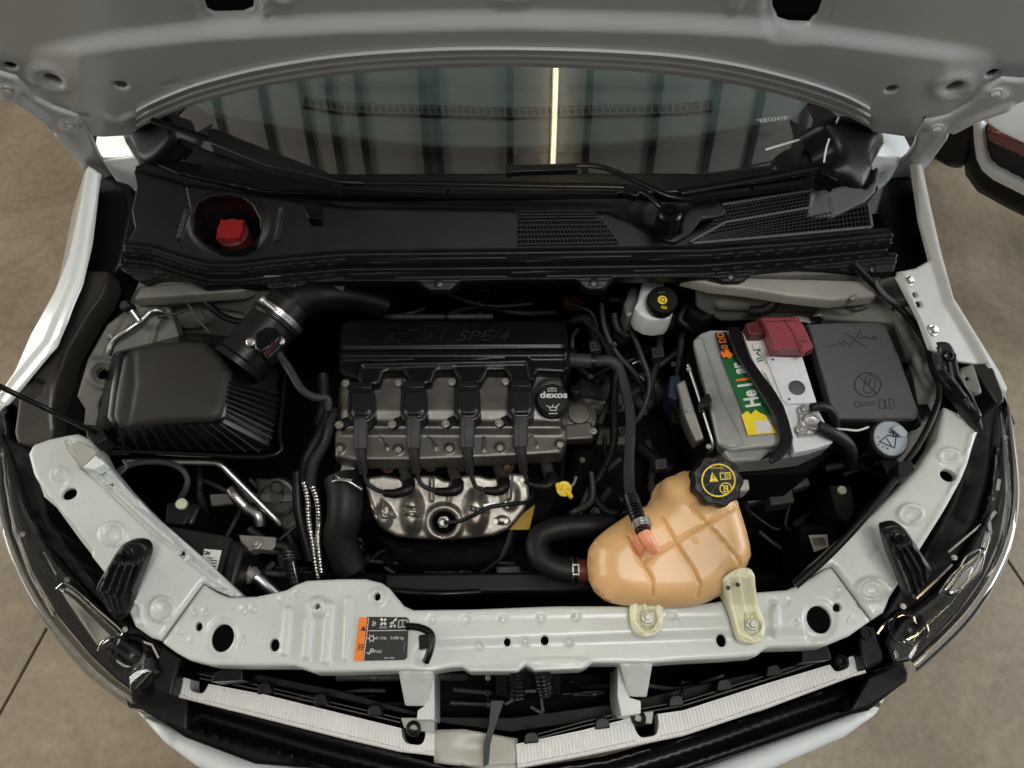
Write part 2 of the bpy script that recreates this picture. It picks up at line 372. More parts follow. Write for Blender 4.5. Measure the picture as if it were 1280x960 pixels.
def strokes(name,fr,lines,wpx,m,parent,h=.0006,th=.0005):
    """thin flat printed or moulded lines through pixel polylines on a plane"""
    V=[];Fc=[]
    for ln in lines:
        p=[fr.hit(*q)+fr.n*h for q in ln]; hw=wpx*PX/2
        for i in range(len(p)-1):
            d=(p[i+1]-p[i]);
            if d.length<1e-6: continue
            d.normalize(); s=fr.n.cross(d)*hw; a=p[i]-d*hw*.5; b=p[i+1]+d*hw*.5; o=len(V)
            top=[a-s,b-s,b+s,a+s]; V+=[tuple(v) for v in top]+[tuple(v-fr.n*th) for v in top]
            Fc+=[(o,o+1,o+2,o+3),(o,o+4,o+5,o+1),(o+1,o+5,o+6,o+2),(o+2,o+6,o+7,o+3),(o+3,o+7,o+4,o)]
    me=bpy.data.meshes.new(name); me.from_pydata(V,[],Fc); me.update(); return link(name,me,m,parent,20)
def circ(cx,cy,rx,ry=None,n=24): e=ell(cx,cy,rx,ry or rx,0,n); return e+[e[0]]
# ================================================================ SETTING: floor and ceiling
def floor_mat():
    m=bpy.data.materials.new('polished_concrete'); m.use_nodes=True; t=m.node_tree; N=t.nodes; L=t.links; b=N['Principled BSDF']
    tc=N.new('ShaderNodeTexCoord'); 
    def nz(s,d=8,r=.6,dist=0):
        n=N.new('ShaderNodeTexNoise'); n.inputs['Scale'].default_value=s; n.inputs['Detail'].default_value=d; n.inputs['Roughness'].default_value=r; n.inputs['Distortion'].default_value=dist; L.new(tc.outputs['Object'],n.inputs['Vector']); return n
    a=nz(2.2,9,.65,.6); c=nz(38,6,.7); e=nz(.7,4)
    r=N.new('ShaderNodeValToRGB'); r.color_ramp.elements[0].position=.30; r.color_ramp.elements[1].position=.73
    r.color_ramp.elements[0].color=(.20,.160,.110,1); r.color_ramp.elements[1].color=(.43,.352,.252,1); L.new(a.outputs['Fac'],r.inputs[0])
    r2=N.new('ShaderNodeValToRGB'); r2.color_ramp.elements[0].position=.35; r2.color_ramp.elements[1].position=.62
    r2.color_ramp.elements[0].color=(.74,.72,.70,1); r2.color_ramp.elements[1].color=(1,1,1,1); L.new(c.outputs['Fac'],r2.inputs[0])
    mx=N.new('ShaderNodeMix'); mx.data_type='RGBA'; mx.blend_type='MULTIPLY'; mx.inputs[0].default_value=.8; L.new(r.outputs[0],mx.inputs[6]); L.new(r2.outputs[0],mx.inputs[7])
    L.new(mx.outputs[2],b.inputs['Base Color'])
    mr=N.new('ShaderNodeMapRange'); mr.inputs['To Min'].default_value=.20; mr.inputs['To Max'].default_value=.55; L.new(c.outputs['Fac'],mr.inputs[0]); L.new(mr.outputs[0],b.inputs['Roughness'])
    bp=N.new('ShaderNodeBump'); bp.inputs['Strength'].default_value=.25; bp.inputs['Distance'].default_value=.002; L.new(c.outputs['Fac'],bp.inputs['Height']); L.new(bp.outputs[0],b.inputs['Normal'])
    return m
M['floor']=floor_mat()
def quadmesh(name,pts,z1,z0,m,parent=None,bv=.002):
    n=len(pts); me=bpy.data.meshes.new(name)
    me.from_pydata([(x,y,z1) for x,y in pts]+[(x,y,z0) for x,y in pts],[],[tuple(range(n)),tuple(range(2*n-1,n-1,-1))]+[(i,n+i,n+(i+1)%n,(i+1)%n) for i in range(n)])
    bm=bmesh.new(); bm.from_mesh(me); bmesh.ops.recalc_face_normals(bm,faces=bm.faces); bm.to_mesh(me); bm.free()
    o=link(name,me,m,parent)
    if bv: bev(o,bv)
    return o
fl=quadmesh('floor',[(-9,-9),(9,-9),(9,9),(-9,9)],-.02,-.12,M['deep'],bv=0); tag(fl,'tan polished concrete workshop floor in large slabs under the car','floor',kind='structure'); del fl['category']
def lx(y,a): return (-1.25+.27*(y-.30)) if a==0 else (1.376-.35*(y-.53))
g=.004
for q in ([(-9,-9),(lx(-9,0)-g,-9),(lx(3.6,0)-g,3.6),(-9,3.6)],[(lx(-2.2,0)+g,-2.2),(lx(-2.2,1)-g,-2.2),(lx(3.6,1)-g,3.6),(lx(3.6,0)+g,3.6)],
          [(lx(-2.2,1)+g,-2.2),(9,-2.2),(9,3.6),(lx(3.6,1)+g,3.6)],[(lx(-9,0)+g,-9),(9,-9),(9,-2.208),(lx(-2.208,0)+g,-2.208)],[(-9,3.608),(9,3.608),(9,9),(-9,9)]):
    quadmesh('floor_slab',q,0,-.02,M['floor'],fl)
M['roofp']=mat('ceiling_sheet',(.76,.71,.65),.7,var=.06,ns=2)
M['beam']=mat('dark_steel_beam',(.02,.02,.02),.6)
M['lamp']=emit('tube_light',(1,.84,.55),13)
ceil=quadmesh('ceiling',[(-6,-4.2),(6,-4.2),(6,6),(-6,6)],5.3,5.25,M['beam'],bv=0); tag(ceil,'high sheet metal workshop ceiling with dark beams',kind='structure')
CZ=4.9
beams=[-5.4,-4.3,-3.4,-2.75,-2.25,-1.93,-1.60,-.92,-.78,-.02,.79,1.53,2.2,2.75,3.4,4.3,5.4]
for i,x in enumerate(beams):
    quadmesh('beam',[(x-.034,-4.1),(x+.034,-4.1),(x+.034,5.9),(x-.034,5.9)],CZ+.20,CZ-.06,M['beam'],ceil,0)
    if i<len(beams)-1:
        x2=beams[i+1]
        for y0,y1 in ((-4.1,-1.3),(-1.29,1.02),(1.028,2.9),(2.91,5.9)):
            quadmesh('ceiling_panel',[(x+.036,y0),(x2-.036,y0),(x2-.036,y1),(x+.036,y1)],CZ+.03,CZ,M['roofp'],ceil,0)
tl=thing('tube_light','long thin glowing warm white tube light fixed under the ceiling, mirrored in the windshield','ceiling light',(.44,1.1,CZ-.05))
quadmesh('light_housing',[(.405,-3.2),(.475,-3.2),(.475,4.4),(.405,4.4)],CZ-.002,CZ-.03,M['white'],tl)
quadmesh('light_tube',[(.418,-3.18),(.462,-3.18),(.462,4.38),(.418,4.38)],CZ-.0305,CZ-.07,M['lamp'],tl)
# ================================================================ THE CAR
car=thing('white_car','white car with its hood propped open, front grille removed and engine bay exposed','car',(0,.5,0))
B=M['black']
# ---- bay shell: dark well under everything
bay=[(60,520),(95,400),(150,340),(420,345),(860,340),(1110,340),(1165,430),(1180,520),(1120,640),(1000,745),(860,775),(520,785),(300,765),(200,690),(110,600)]
def shell(name,outl,ztop,zbot,m,parent,sh=.93):
    A=[P(x,y,ztop) for x,y in outl]; c=sum(A,Vector())/len(A); Bt=[Vector((c.x+(a.x-c.x)*sh,c.y+(a.y-c.y)*sh,zbot)) for a in A]; n=len(A)
    me=bpy.data.meshes.new(name); me.from_pydata([tuple(v) for v in A+Bt],[],[(i,(i+1)%n,n+(i+1)%n,n+i) for i in range(n)]+[tuple(range(n,2*n))]); me.update(); return link(name,me,m,parent)
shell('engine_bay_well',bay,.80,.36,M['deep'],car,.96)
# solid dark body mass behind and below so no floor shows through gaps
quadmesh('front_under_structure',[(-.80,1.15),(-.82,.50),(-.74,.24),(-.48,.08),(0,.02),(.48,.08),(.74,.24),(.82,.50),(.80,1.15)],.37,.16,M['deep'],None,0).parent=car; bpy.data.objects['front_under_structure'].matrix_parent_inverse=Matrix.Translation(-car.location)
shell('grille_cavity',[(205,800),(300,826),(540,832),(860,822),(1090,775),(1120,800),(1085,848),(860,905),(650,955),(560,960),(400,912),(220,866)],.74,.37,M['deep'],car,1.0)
# ---- firewall and inner panels (sides dusty paint, centre near black)
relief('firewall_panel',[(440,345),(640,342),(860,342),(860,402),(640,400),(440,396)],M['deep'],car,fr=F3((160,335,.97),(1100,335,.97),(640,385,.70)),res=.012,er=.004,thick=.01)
relief('firewall_panel',[(870,345),(1100,340),(1110,392),(1010,400),(900,402),(870,385)],M['primer'],car,fr=F3((160,350,.955),(1100,350,.955),(640,420,.80)),res=.006,er=.004,fs=[('l',[(900,380),(1060,384)],8,.008),('b',1070,376,16,8,.008,.6)],thick=.01)
relief('firewall_panel',[(160,385),(172,358),(300,345),(430,348),(430,372),(300,425),(190,430)],M['primer'],car,fr=F3((160,350,.97),(1100,350,.97),(640,420,.80)),res=.006,er=.004,
  fs=[('l',[(180,380),(300,365)],10,.008),('l',[(210,400),(230,385),(300,395)],5,-.005),('l',[(860,360),(1040,378),(1095,372)],14,.012),('b',240,400,30,12,.01,.6)],thick=.01)
relief('firewall_rail',[(167,373),(176,358),(255,352),(335,352),(300,364),(240,368)],M['primer'],car,fr=.955,er=.004,thick=.02)
relief('firewall_rail',[(853,347),(886,345),(950,347),(1070,350),(1100,352),(1106,362),(1093,370),(1040,375),(985,369),(936,361),(890,356)],M['railp'],car,fr=.965,er=.005,thick=.02)
relief('inner_wing_left',[(170,378),(212,378),(225,420),(215,470),(160,520),(150,560),(118,560),(105,530),(107,512),(97,495),(110,450),(135,405)],M['primer'],car,holes=[ell(128,467,7,7),ell(134,508,10,15)],fr=F3((170,380,.93),(230,430,.86),(100,540,.87)),res=.0035,
  fs=[('g',128,467,16,16,.006,7),('l',[(150,390),(122,440)],12,-.01),('b',190,400,22,16,.012,.7),('l',[(200,395),(185,440)],4,.006)],thick=.03,vz=True)
relief('inner_wing_right',[(1020,385),(1082,352),(1118,345),(1140,385),(1165,440),(1176,480),(1172,520),(1150,562),(1128,590),(1112,560),(1150,528),(1140,470),(1115,405),(1030,400)],M['primer'],car,holes=[ell(1133,454,5,5),ell(1117,386,2.5,2.5)],fr=F3((1080,350,.94),(1165,440,.93),(1140,570,.84)),res=.004,
  fs=[('b',1150,448,14,28,.008,.6),('l',[(1120,390),(1160,480)],10,.006),('b',1055,388,18,8,.008,.6)],thick=.04,vz=True)
# ---- fenders
relief('fender_left',[(108,205),(122,215),(112,270),(103,325),(97,352),(80,400),(57,440),(33,468),(12,492),(-12,520),(-14,500),(0,488),(17,463),(37,417),(67,363),(84,320),(97,262)],M['gloss'],car,fr=F3((110,210,1.0),(80,330,.97),(0,480,.90)),er=.006,fs=[('l',[(115,215),(104,300),(92,352),(60,428),(0,500)],7,-.006)],res=.004,thick=.002,smooth=0)
relief('fender_right',[(1140,205),(1147,208),(1158,262),(1170,316),(1186,375),(1220,430),(1243,467),(1254,490),(1253,500),(1236,492),(1228,456),(1200,452),(1190,448),(1163,436),(1150,400),(1140,380),(1122,346),(1124,339),(1145,335),(1163,325),(1150,275)],M['wingp'],car,
  holes=[ell(1144,368,3,3),ell(1149,380,4.2,3.6)],fr=F3((1145,210,1.0),(1175,330,.97),(1250,490,.90)),er=.003,fs=[('l',[(1147,212),(1172,320),(1190,377),(1222,430),(1250,485)],12,.010),('l',[(1128,345),(1148,400),(1165,432)],4,.003)],res=.004,thick=.002)
RF=F3((1145,210,1.0),(1175,330,.97),(1250,490,.90)).up(.002)
for x,y in ((1136,351),(1166,413)): bolt('fender_bolt',RF.hit(x,y),0,0,.0105,M['steel'],car,ax=RF.n)
relief('wing_gap_shade_sheet',[(104,225),(135,215),(158,228),(165,260),(150,330),(140,345),(100,338),(108,290)],M['black'],car,fr=F3((110,230,.93),(155,230,.95),(120,340,.90)),er=.01,thick=.05)  # black sheet filling the open wing gap, its shade put into the colour
relief('wing_cover_left',[(103,338),(133,338),(136,352),(128,372),(108,400),(86,440),(72,480),(68,510),(70,535),(62,552),(38,558),(20,553),(17,540),(24,485),(28,470),(40,468),(60,440),(84,400)],M['wcover'],car,fr=F3((120,340,.945),(30,480,.905),(60,550,.885)),res=.004,er=.006,
  fs=[('l',[(136,350),(128,374),(106,403),(84,444),(70,483),(67,512),(69,536)],5,.005),('p',[(32,474),(54,478),(52,490),(36,503)],3,-.006),('l',[(32,474),(54,477)],3,-.01)],thick=.04)
relief('wing_cover_gap_shade',[(136,345),(165,345),(170,375),(140,405),(118,440),(98,490),(106,512),(98,540),(70,555),(68,510),(74,478),(100,420),(128,375)],M['deep'],car,fr=.86,er=.01,thick=.06)  # near-black strip standing for the dark of the gap
relief('wing_gap_shade_sheet_right',[(1100,225),(1140,212),(1160,290),(1166,322),(1144,338),(1120,340),(1112,300),(1098,258)],M['deep'],car,fr=F3((1100,230,.93),(1150,240,.93),(1130,335,.90)),er=.01,thick=.05)  # right gap sheet, painted blacker than the left to carry its shade
relief('wing_liner_right',[(1180,440),(1206,452),(1236,452),(1246,470),(1250,500),(1254,556),(1256,620),(1247,674),(1227,720),(1197,762),(1165,795),(1136,812),(1120,800),(1106,770),(1128,735),(1158,690),(1190,630),(1212,570),(1216,520),(1196,490)],M['blackm'],car,fr=F3((1200,460,.86),(1250,560,.82),(1150,790,.76)),er=.006,res=.012,
  fs=[('l',[(1216,500),(1226,560),(1212,620),(1176,690),(1140,745)],10,-.02)],thick=.2)
relief('wing_liner_left',[(0,540),(20,552),(40,560),(36,580),(50,630),(75,680),(112,728),(140,770),(180,790),(215,820),(195,850),(170,862),(146,846),(116,818),(74,768),(42,712),(20,655),(10,600),(4,560)],M['blackm'],car,fr=F3((0,550,.84),(75,700,.80),(190,840,.76)),er=.006,res=.012,
  fs=[('l',[(30,580),(50,650),(90,710),(140,770)],10,-.02)],thick=.2)
def side_wall(name,pts,m,dz):
    top=[F3((pts[0][0],pts[0][1],1.0),(pts[len(pts)//2][0]+1,pts[len(pts)//2][1],.95),(pts[-1][0],pts[-1][1],.90)).hit(x,y) for x,y in pts] if 0 else [P(x,y,z) for x,y,z in pts]
    V=[];Fc=[]
    for t in top: V+=[tuple(t-Vector((0,0,.006))),(t.x*1.022,t.y,t.z-.025),(t.x*1.12,t.y,t.z-.13),(t.x*1.11,t.y,t.z-.40),(t.x*1.05,t.y,t.z-.62)]
    for i in range(len(top)-1):
        for j in range(4): Fc.append((i*5+j,i*5+j+1,i*5+6+j,i*5+5+j))
    me=bpy.data.meshes.new(name); me.from_pydata(V,[],Fc); me.update(); link(name,me,m,car,50)
side_wall('fender_side',[(108,205,1.0),(97,262,.985),(84,320,.972),(67,363,.96),(37,417,.94),(17,463,.92),(0,490,.905),(-14,500,.90)],M['gloss'],.45)
side_wall('fender_side',[(1140,205,1.0),(1150,240,.99),(1160,270,.985),(1174,318,.972),(1187,375,.955),(1221,430,.93),(1244,467,.912),(1254,490,.90)],M['gloss'],.45)
prism('fender_end_cap',[(1206,449),(1232,446),(1243,462),(1254,490),(1256,502),(1246,505),(1228,478),(1216,456)],.925,.85,M['black'],car,bv=.003)
fb=relief('fender_bracket_right',[(1203,459),(1217,455),(1228,490),(1220,492),(1196,478)],M['primer'],car,holes=[ell(1209,473,2.5,2.5)],fr=.93,er=.002,thick=.01)
# ---- crossmember: centre bar + two arms
CM=HZ(.85)
ridge=lambda x0,y0,x1,y1,wd=7,h=.006:('l',[(x0,y0),(x1,y1)],wd,h)
dimp=[(582,775),(629,773),(676,773),(720,772),(598,807),(656,803),(712,803),(540,775),(840,770),(965,752),(982,752),(995,779),(1044,742),(1051,735),(1071,759),(1062,774),(242,765),(257,765),(226,789),(240,801),(305,762),(316,761),(304,800),(352,750),(372,742)]
cmo=[(202,803),(218,815),(236,825),(262,831),(300,832),(367,832),(380,836),(390,840),(427,840),(494,838),(540,838),(562,834),(577,833),(587,839),(647,839),(652,835),(657,831.5),(663,834),(669,838),(727,836),(734,833),(741,828),(814,828),(854,825),(913,822),(948,819),(955,813),(962,809),(1033,807),(1062,795),(1089,776),
 (1040,709),(1032,711),(1018,720),(1000,730),(984,737),(943,740),(896,752),(854,757),(824,758),(760,757),(694,757),(594,761),(517,762),(505,757),(495,745),(487,735),(477,728),(457,723),(427,723),(383,725),(370,730),(357,737),(320,745),(285,746),(270,740),(254,730)]
cmh=[ell(277,797,14,18,18),ell(343,806,6,8),ell(398,759,3,4),ell(248,783,4.5,5.5),ell(472,746,4,5),ell(634,802,4.2,5),ell(681,800,5,5.5),ell(903,800,6,8,-15),ell(1025,774,15,18,-25),ell(1047,759,5,5.5)]
cfs=[('b',x,y,6,6,-.0032,.4) for x,y in dimp]+[('b',x,y,3.2,3.2,.0026,.5) for x,y in dimp]+[ridge(361,763,356,815),ridge(387,775,383,820),ridge(412,757,407,825,8),ridge(436,750,433,822,6,.004),ridge(390,770,398,762,6,.004),
 ('b',398,759,17,16,.007,.45),('b',472,746,13,13,.004,.4),('g',277,797,17,21,-.004,6),('g',1025,774,18,21,-.004,6),('l',[(540,822),(1000,806)],26,-.006),('l',[(510,768),(900,762)],8,.001),
 ('b',807,781,20,18,.003,.3),('b',940,781,24,20,.003,.3),('b',968,775,9,26,.008,.6),('b',700,826,60,6,.002,.5)]
cross=relief('front_crossmember',cmo,M['paint'],car,holes=cmh,fr=CM,res=.0032,er=.0055,hr=.002,fs=cfs,thick=.045)
FL=F3((253,730,.852),(202,802,.852),(60,570,.905))
armL=relief('headlight_panel',[(200,801),(188,797),(168,783),(160,765),(150,745),(128,714),(95,672),(66,632),(50,618),(40,590),(34,567),(40,555),(60,548),(83,543),(97,541),(112,548),(120,556),(128,573),(152,603),(187,640),(245,690),(304,745),(284,744),(270,738),(253,729)],M['paint'],car,
  holes=[ell(86,617,10,7,-20),[(222,693),(229,686),(231,692)],[(131,606),(138,602),(139,606)]],fr=FL,res=.0028,er=.008,hr=.0025,
  fs=[('g',142,668,15,13,.006,5),('b',142,668,10,9,.003,.5),('g',203,762,14,14,.006,5),('b',203,762,6,6,-.002,.6),('g',75,595,10,10,.0025,4),('l',[(103,583),(190,665),(290,742)],4,-.010),('l',[(126,590),(200,655),(298,743)],5,-.010),('l',[(40,600),(72,640),(110,690)],6,-.008),('l',[(160,745),(176,757),(178,778)],5,.005),('l',[(85,552),(100,575),(103,583)],5,-.008)],thick=.05)
cl=prism('panel_clip',[(85,560),(97,550),(120,562),(118,568),(103,583)],.915,.895,M['beige'],armL)
prism('panel_clip',[(103,584),(119,569),(130,577),(129,580),(117,587),(110,585)],.917,.893,M['gloss'],armL)
FRr=F3((1040,709,.852),(1090,776,.852),(1200,520,.905))
armR=relief('headlight_panel',[(1091,775),(1106,765),(1111,750),(1126,727),(1153,683),(1180,640),(1203,600),(1216,562),(1225,537),(1220,527),(1206,519),(1192,512),(1181,507),(1178,520),(1172,548),(1150,582),(1122,612),(1094,640),(1060,665),(1020,700),(1000,722),(1012,722),(1030,711),(1041,708)],M['paint'],car,
  holes=[ell(1185,594,10,7,25)],fr=FRr,res=.0028,er=.009,hr=.0025,fs=[('g',1090,737,17,13,.006,5),('b',1090,737,11,8,.003,.5),('g',1138,643,14,11,.006,5),('b',1138,643,9,7,.003,.5),('g',1186,570,12,8,.004,4),('l',[(1112,762),(1108,745),(1124,722)],5,.004),('l',[(1145,688),(1180,632),(1206,580),(1214,545)],6,.005)],thick=.05)
bolt('panel_bolt',1203,518,.908,.008,M['steel'],armR); bolt('panel_bolt',1176,478,.915,.008,M['steel'],armR)
for s,x,y,a in (('1175207',196,713,-55),('4752-F',1092,690,48)):
    text('stamped_number',s,(FL if x<640 else FRr),x,y,.010,a,M['paint'],armL if x<640 else armR,ext=.0004)
# warning label on the crossmember
LB=HZ(.8525)
lb=fplate('warning_label',[(459,771),(508,771.5),(511,774),(509,822),(505,825),(453,826)],LB,M['label'],cross,.0008,0)
fplate('orange_stripe',[(451,771.5),(460.5,771.5),(453.5,826.5),(444,826.5),(442.5,824),(448.5,773)],LB,M['orange'],cross,.0008,0)
LB2=HZ(.8527)
strokes('label_rules',LB2,[[(461,772.5),(454.5,825.5)],[(461,788.5),(509,788)]],.7,M['print'],cross)
fplate('warning_triangle',[(454.5,782),(457.5,788.5),(450.5,788.5)],LB2,M['ink'],cross,.0005,0)
strokes('warning_box',LB2,[[(449,806),(454,806),(453,812),(447.5,812),(449,806)],[(449,809),(453,809)]],.8,M['ink'],cross)
for cx_,cy_ in ((467.5,779.5),):
    strokes('no_touch_symbol',LB2,[circ(cx_,cy_,4,4,14),[(464.8,776.8),(470.2,782.2)]],.9,M['redd'],cross); strokes('hand_symbol',LB2,[[(467,776),(466,783)],[(469,778),(469,782)]],1.4,M['print'],cross)
fan=[[(479,777),(476.5,773.5)],[(479,777),(482,774)],[(479,777),(476.5,781)],[(479,777),(482,780.5)]]
strokes('fan_symbol',LB2,fan,2.6,M['print'],cross); text('auto_word','AUTO',LB2,479,784.5,.0042,0,M['print'],cross)
strokes('fan_belt_symbol',LB2,[[(491,781),(488,783.5)],[(491,781),(494,783)],[(491,781),(491,777.5)],[(493,776),(495.5,773.5)],[(491,781),(488.5,779)]],2.2,M['print'],cross)
strokes('book_symbol',LB2,[[(498.5,776),(503.5,775),(509,775.5),(508.5,784),(503,783.5),(498,784.5),(498.5,776)],[(503.5,775),(503,783.5)]],.9,M['print'],cross)
strokes('snowflake_symbol',LB2,[circ(464.5,798,3.2,3.2,6)]+[[(464.5+2.5*math.cos(k),798+2.5*math.sin(k)),(464.5+5*math.cos(k),798+5*math.sin(k))] for k in np.arange(0,6.3,1.047)],1,M['print'],cross)
text('refrigerant_word','R-134a',LB2,476.5,797.8,.0060,0,M['print'],cross); text('refrigerant_mass','0,400 kg',LB2,496.5,797.6,.0060,0,M['print'],cross)
strokes('oil_symbol',LB2,[[(459,816),(461.5,817.5),(463,814.5)],circ(465,813,2,2,8)],1.2,M['print'],cross); text('oil_word','PAG',LB2,472.5,814.6,.0060,0,M['print'],cross)
text('label_number','AAL AG5',LB2,486.5,822.6,.0038,0,M['print'],cross); text('label_side_number','94719820',LB2,505.6,808,.003,85,M['printdim'],cross)
tag(tube('hood_latch_cable',[(508,783,.855),(522,784,.858),(535,789,.86),(540,798,.86),(537,815,.858),(532,828,.852)],.0055,M['blackg'],car),None)
prism('cable_clip',[(523,794),(538,792),(537,808),(524,812)],.864,.848,M['blackg'],car)
# brackets hanging from the crossmember, latch
for pts,pts2 in (([(497,838),(542,838),(536,880),(530,884),(506,884)],[(533,842),(543,838),(543,900),(521,900),(522,888),(531,882)]),([(774,829),(817,827),(809,873),(786,872)],[(772,832),(782,835),(787,872),(801,876),(801,892),(777,896),(772,870)])):
    prism('grille_bracket_post',pts2,.80,.70,M['paint'],car)
    b=relief('grille_bracket',pts,M['paint'],car,fr=F3((pts[0][0],pts[0][1],.838),(pts[1][0],pts[1][1],.838),(pts[2][0],pts[2][1],.80)),res=.005,er=.004,fs=[('l',[((pts[0][0]+8),pts[0][1]),((pts[0][0]+10),pts[0][1]+12)],3,.003),('l',[((pts[1][0]-10),pts[1][1]),((pts[1][0]-11),pts[1][1]+12)],3,.003)],thick=.03)
lt=prism('hood_latch',[(619,838),(702,836),(700,868),(688,868),(688,860),(660,868),(642,872),(620,868)],.79,.70,M['deep'],car)
tube('latch_spring',[(648,836,.82),(646,872,.80)],.011,M['blackg'],lt,cor=.25,pitch=.006); tube('latch_spring',[(676,838,.82),(682,868,.80)],.012,M['blackg'],lt,cor=.2,pitch=.006)
strokes('latch_lever',HZ(.805),[[(655,864),(676,864),(678,886)],[(632,880),(648,872)],[(664,884),(678,892),(679,886)]],3,M['black'],lt,th=.004)
bolt('latch_rivet',678,864,.806,.005,M['steel'],lt)
strap=prism('latch_release_strap',[(614,876,.80),(630,876,.80),(620,905,.775),(613,930,.77),(611,955,.76),(604,959,.76),(604,930,.765),(611,908,.77)],.79,.70,M['grey'],car,bottom=[(614,876,.797),(630,876,.797),(620,905,.772),(613,930,.767),(611,955,.757),(604,959,.757),(604,930,.762),(611,908,.767)],bv=.0005)
# ---- radiator support front: black frame, ribbed foam strips, middle sheet, bumper
prism('radiator_top_tank',[(225,842),(300,848),(420,872),(560,905),(640,915),(780,895),(900,862),(1040,826),(1040,822),(900,850),(780,878),(640,897),(545,896),(420,862),(300,838)],.70,.60,M['blackm'],car)
relief('cooling_fan_shroud',[(545,842),(625,845),(770,840),(775,895),(645,918),(545,905)],M['deep'],car,fr=.62,er=.004,thick=.05,fs=[('l',[(632,850),(632,915)],3,.01),('l',[(682,850),(682,905)],3,.01),('l',[(545,870),(770,862)],3,.004)])
BLK=relief('front_bumper_beam',[(160,857),(180,845),(215,866),(330,893),(430,918),(545,945),(645,962),(760,945),(860,918),(960,890),(1066,848),(1086,840),(1136,833),(1136,850),(1088,888),(1066,893),(986,922),(873,960),(760,1000),(640,1015),(520,1000),(400,962),(317,955),(230,922),(196,900),(163,877)],M['blackg'],car,fr=.655,res=.006,er=.008,fs=[('l',[(170,862),(230,890),(400,940),(540,975),(640,985),(760,970),(900,925),(1060,868),(1120,845)],14,-.02),('l',[(230,905),(245,912),(330,935),(430,962)],3,.006)],thick=.10)
def ribbed(name,top,bot,z,n,m,notch=None):
    """ribbed strip: real ridges across its width, stepped profile"""
    V=[];Fc=[];tp=cat_rom(top,1,False) if 0 else top
    def along(pl,t):
        L=[0]
        for i in range(len(pl)-1): L.append(L[-1]+math.hypot(pl[i+1][0]-pl[i][0],pl[i+1][1]-pl[i][1]))
        s=t*L[-1]; return (np.interp(s,L,[p[0] for p in pl]),np.interp(s,L,[p[1] for p in pl]))
    K=n*4; rows=[0,.05,.10,.80,.84,.94,1.0]; 
    for i in range(K+1):
        t=i/K; a=np.array(along(top,t)); b=np.array(along(bot,t))
        if notch:
            for (nx,hw,dp) in notch:
                d=abs(a[0]-nx)
                if d<hw: a=a+(b-a)*dp*math.sqrt(max(0,1-(d/hw)**4))
        for r in rows:
            q=a+(b-a)*r; rib=.0014*(1 if (i%4) in (1,2) else 0)*(1 if .05<r<.9 else 0)
            lip=.003 if r in (.84,.94) else 0
            V.append(tuple(P(q[0],q[1],z+rib+lip)))
        V.append(tuple(P(*(b),z)+Vector((0,0,-.04)))); V.append(tuple(P(*(a),z)+Vector((0,0,-.04))))
    W=len(rows)+2
    for i in range(K):
        for j in range(W): Fc.append((i*W+j,i*W+(j+1)%W,(i+1)*W+(j+1)%W,(i+1)*W+j))
    Fc+=[tuple(range(W)),tuple(K*W+j for j in range(W-1,-1,-1))]
    me=bpy.data.meshes.new(name); me.from_pydata(V,[],Fc); me.update(); return link(name,me,m,car,25)
sL=ribbed('ribbed_foam_strip',[(222,845),(256,854),(330,868),(427,892),(500,910),(543,916)],[(215,870),(300,891),(427,923),(500,940),(543,945)],.745,76,M['ribwhite'],[(517,15,.62),(249,11,.55)])
sR=ribbed('ribbed_foam_strip',[(645,930),(727,913),(790,897),(854,888),(963,853),(1040,830),(1073,817)],[(647,961),(727,946),(854,920),(963,884),(1066,846),(1083,841)],.745,101,M['ribwhite'],[(806,16,.78),(1049,11,.5)])
msh=relief('middle_grille_sheet',[(541,912),(580,911),(647,923),(648,966),(542,954)],M['beige'],car,fr=.735,er=.004,thick=.03,fs=[('b',600,935,40,20,-.006,1)])
prism('strip_end_plate',[(501,897),(543,897),(543,917),(505,910)],.748,.70,M['beige'],car); prism('strip_end_plate',[(770,893),(817,889),(815,905),(780,900)],.744,.70,M['beige'],car)
for x,y,r in ((517,911,9),(798,898,9),(1051,826,8)): lathe('grommet',[(r*PX,-.02),(r*PX,.004),(r*.8*PX,.007),(r*.5*PX,.004),(r*.45*PX,-.004)],P(x,y,.747),M['rubber'],car)
for x,y in ((468,888),(330,860),(664,922),(753,904),(845,876),(905,856),(967,838),(400,874)):
    prism('shroud_clip',[(x-9,y+8),(x-8,y-4),(x-4,y-7),(x+4,y-8),(x+8,y-5),(x+10,y+6)],.752,.72,M['black'],car,bv=.002)
for q in ([(272,838),(303,832),(303,850),(262,852)],[(1001,808),(1034,806),(1040,824),(1004,828)]): prism('support_clip',q,.80,.74,M['blackg'],car)
prism('corner_bracket',[(203,806),(228,822),(220,845),(214,872),(190,862),(188,835)],.775,.64,M['black'],car,bv=.004); prism('corner_bracket',[(1073,797),(1092,780),(1104,815),(1105,826),(1082,838),(1075,812)],.775,.64,M['black'],car,bv=.004)
lathe('bracket_boss',[(.011,0),(.011,.004),(.006,.004),(.006,.001)],P(1083,792,.777),M['blackg'],car)
prism('lower_corner_trim',[(158,858),(186,846),(236,872),(233,915),(197,900),(165,880)],.70,.55,M['black'],car,bv=.004); prism('lower_corner_trim',[(1085,846),(1130,826),(1137,842),(1134,852),(1088,884),(1062,890)],.70,.55,M['black'],car,bv=.004)
relief('front_bumper',[(165,888),(215,912),(300,945),(400,966),(520,1000),(640,1012),(760,1002),(873,962),(986,921),(1068,891),(1086,885),(1112,872),(1100,893),(1060,922),(1000,948),(900,995),(760,1050),(640,1065),(520,1055),(350,1010),(240,958),(200,928)],M['gloss'],car,fr=.60,res=.012,er=.02,fs=[('l',[(215,915),(320,955),(400,985)],10,-.004)],thick=.22)
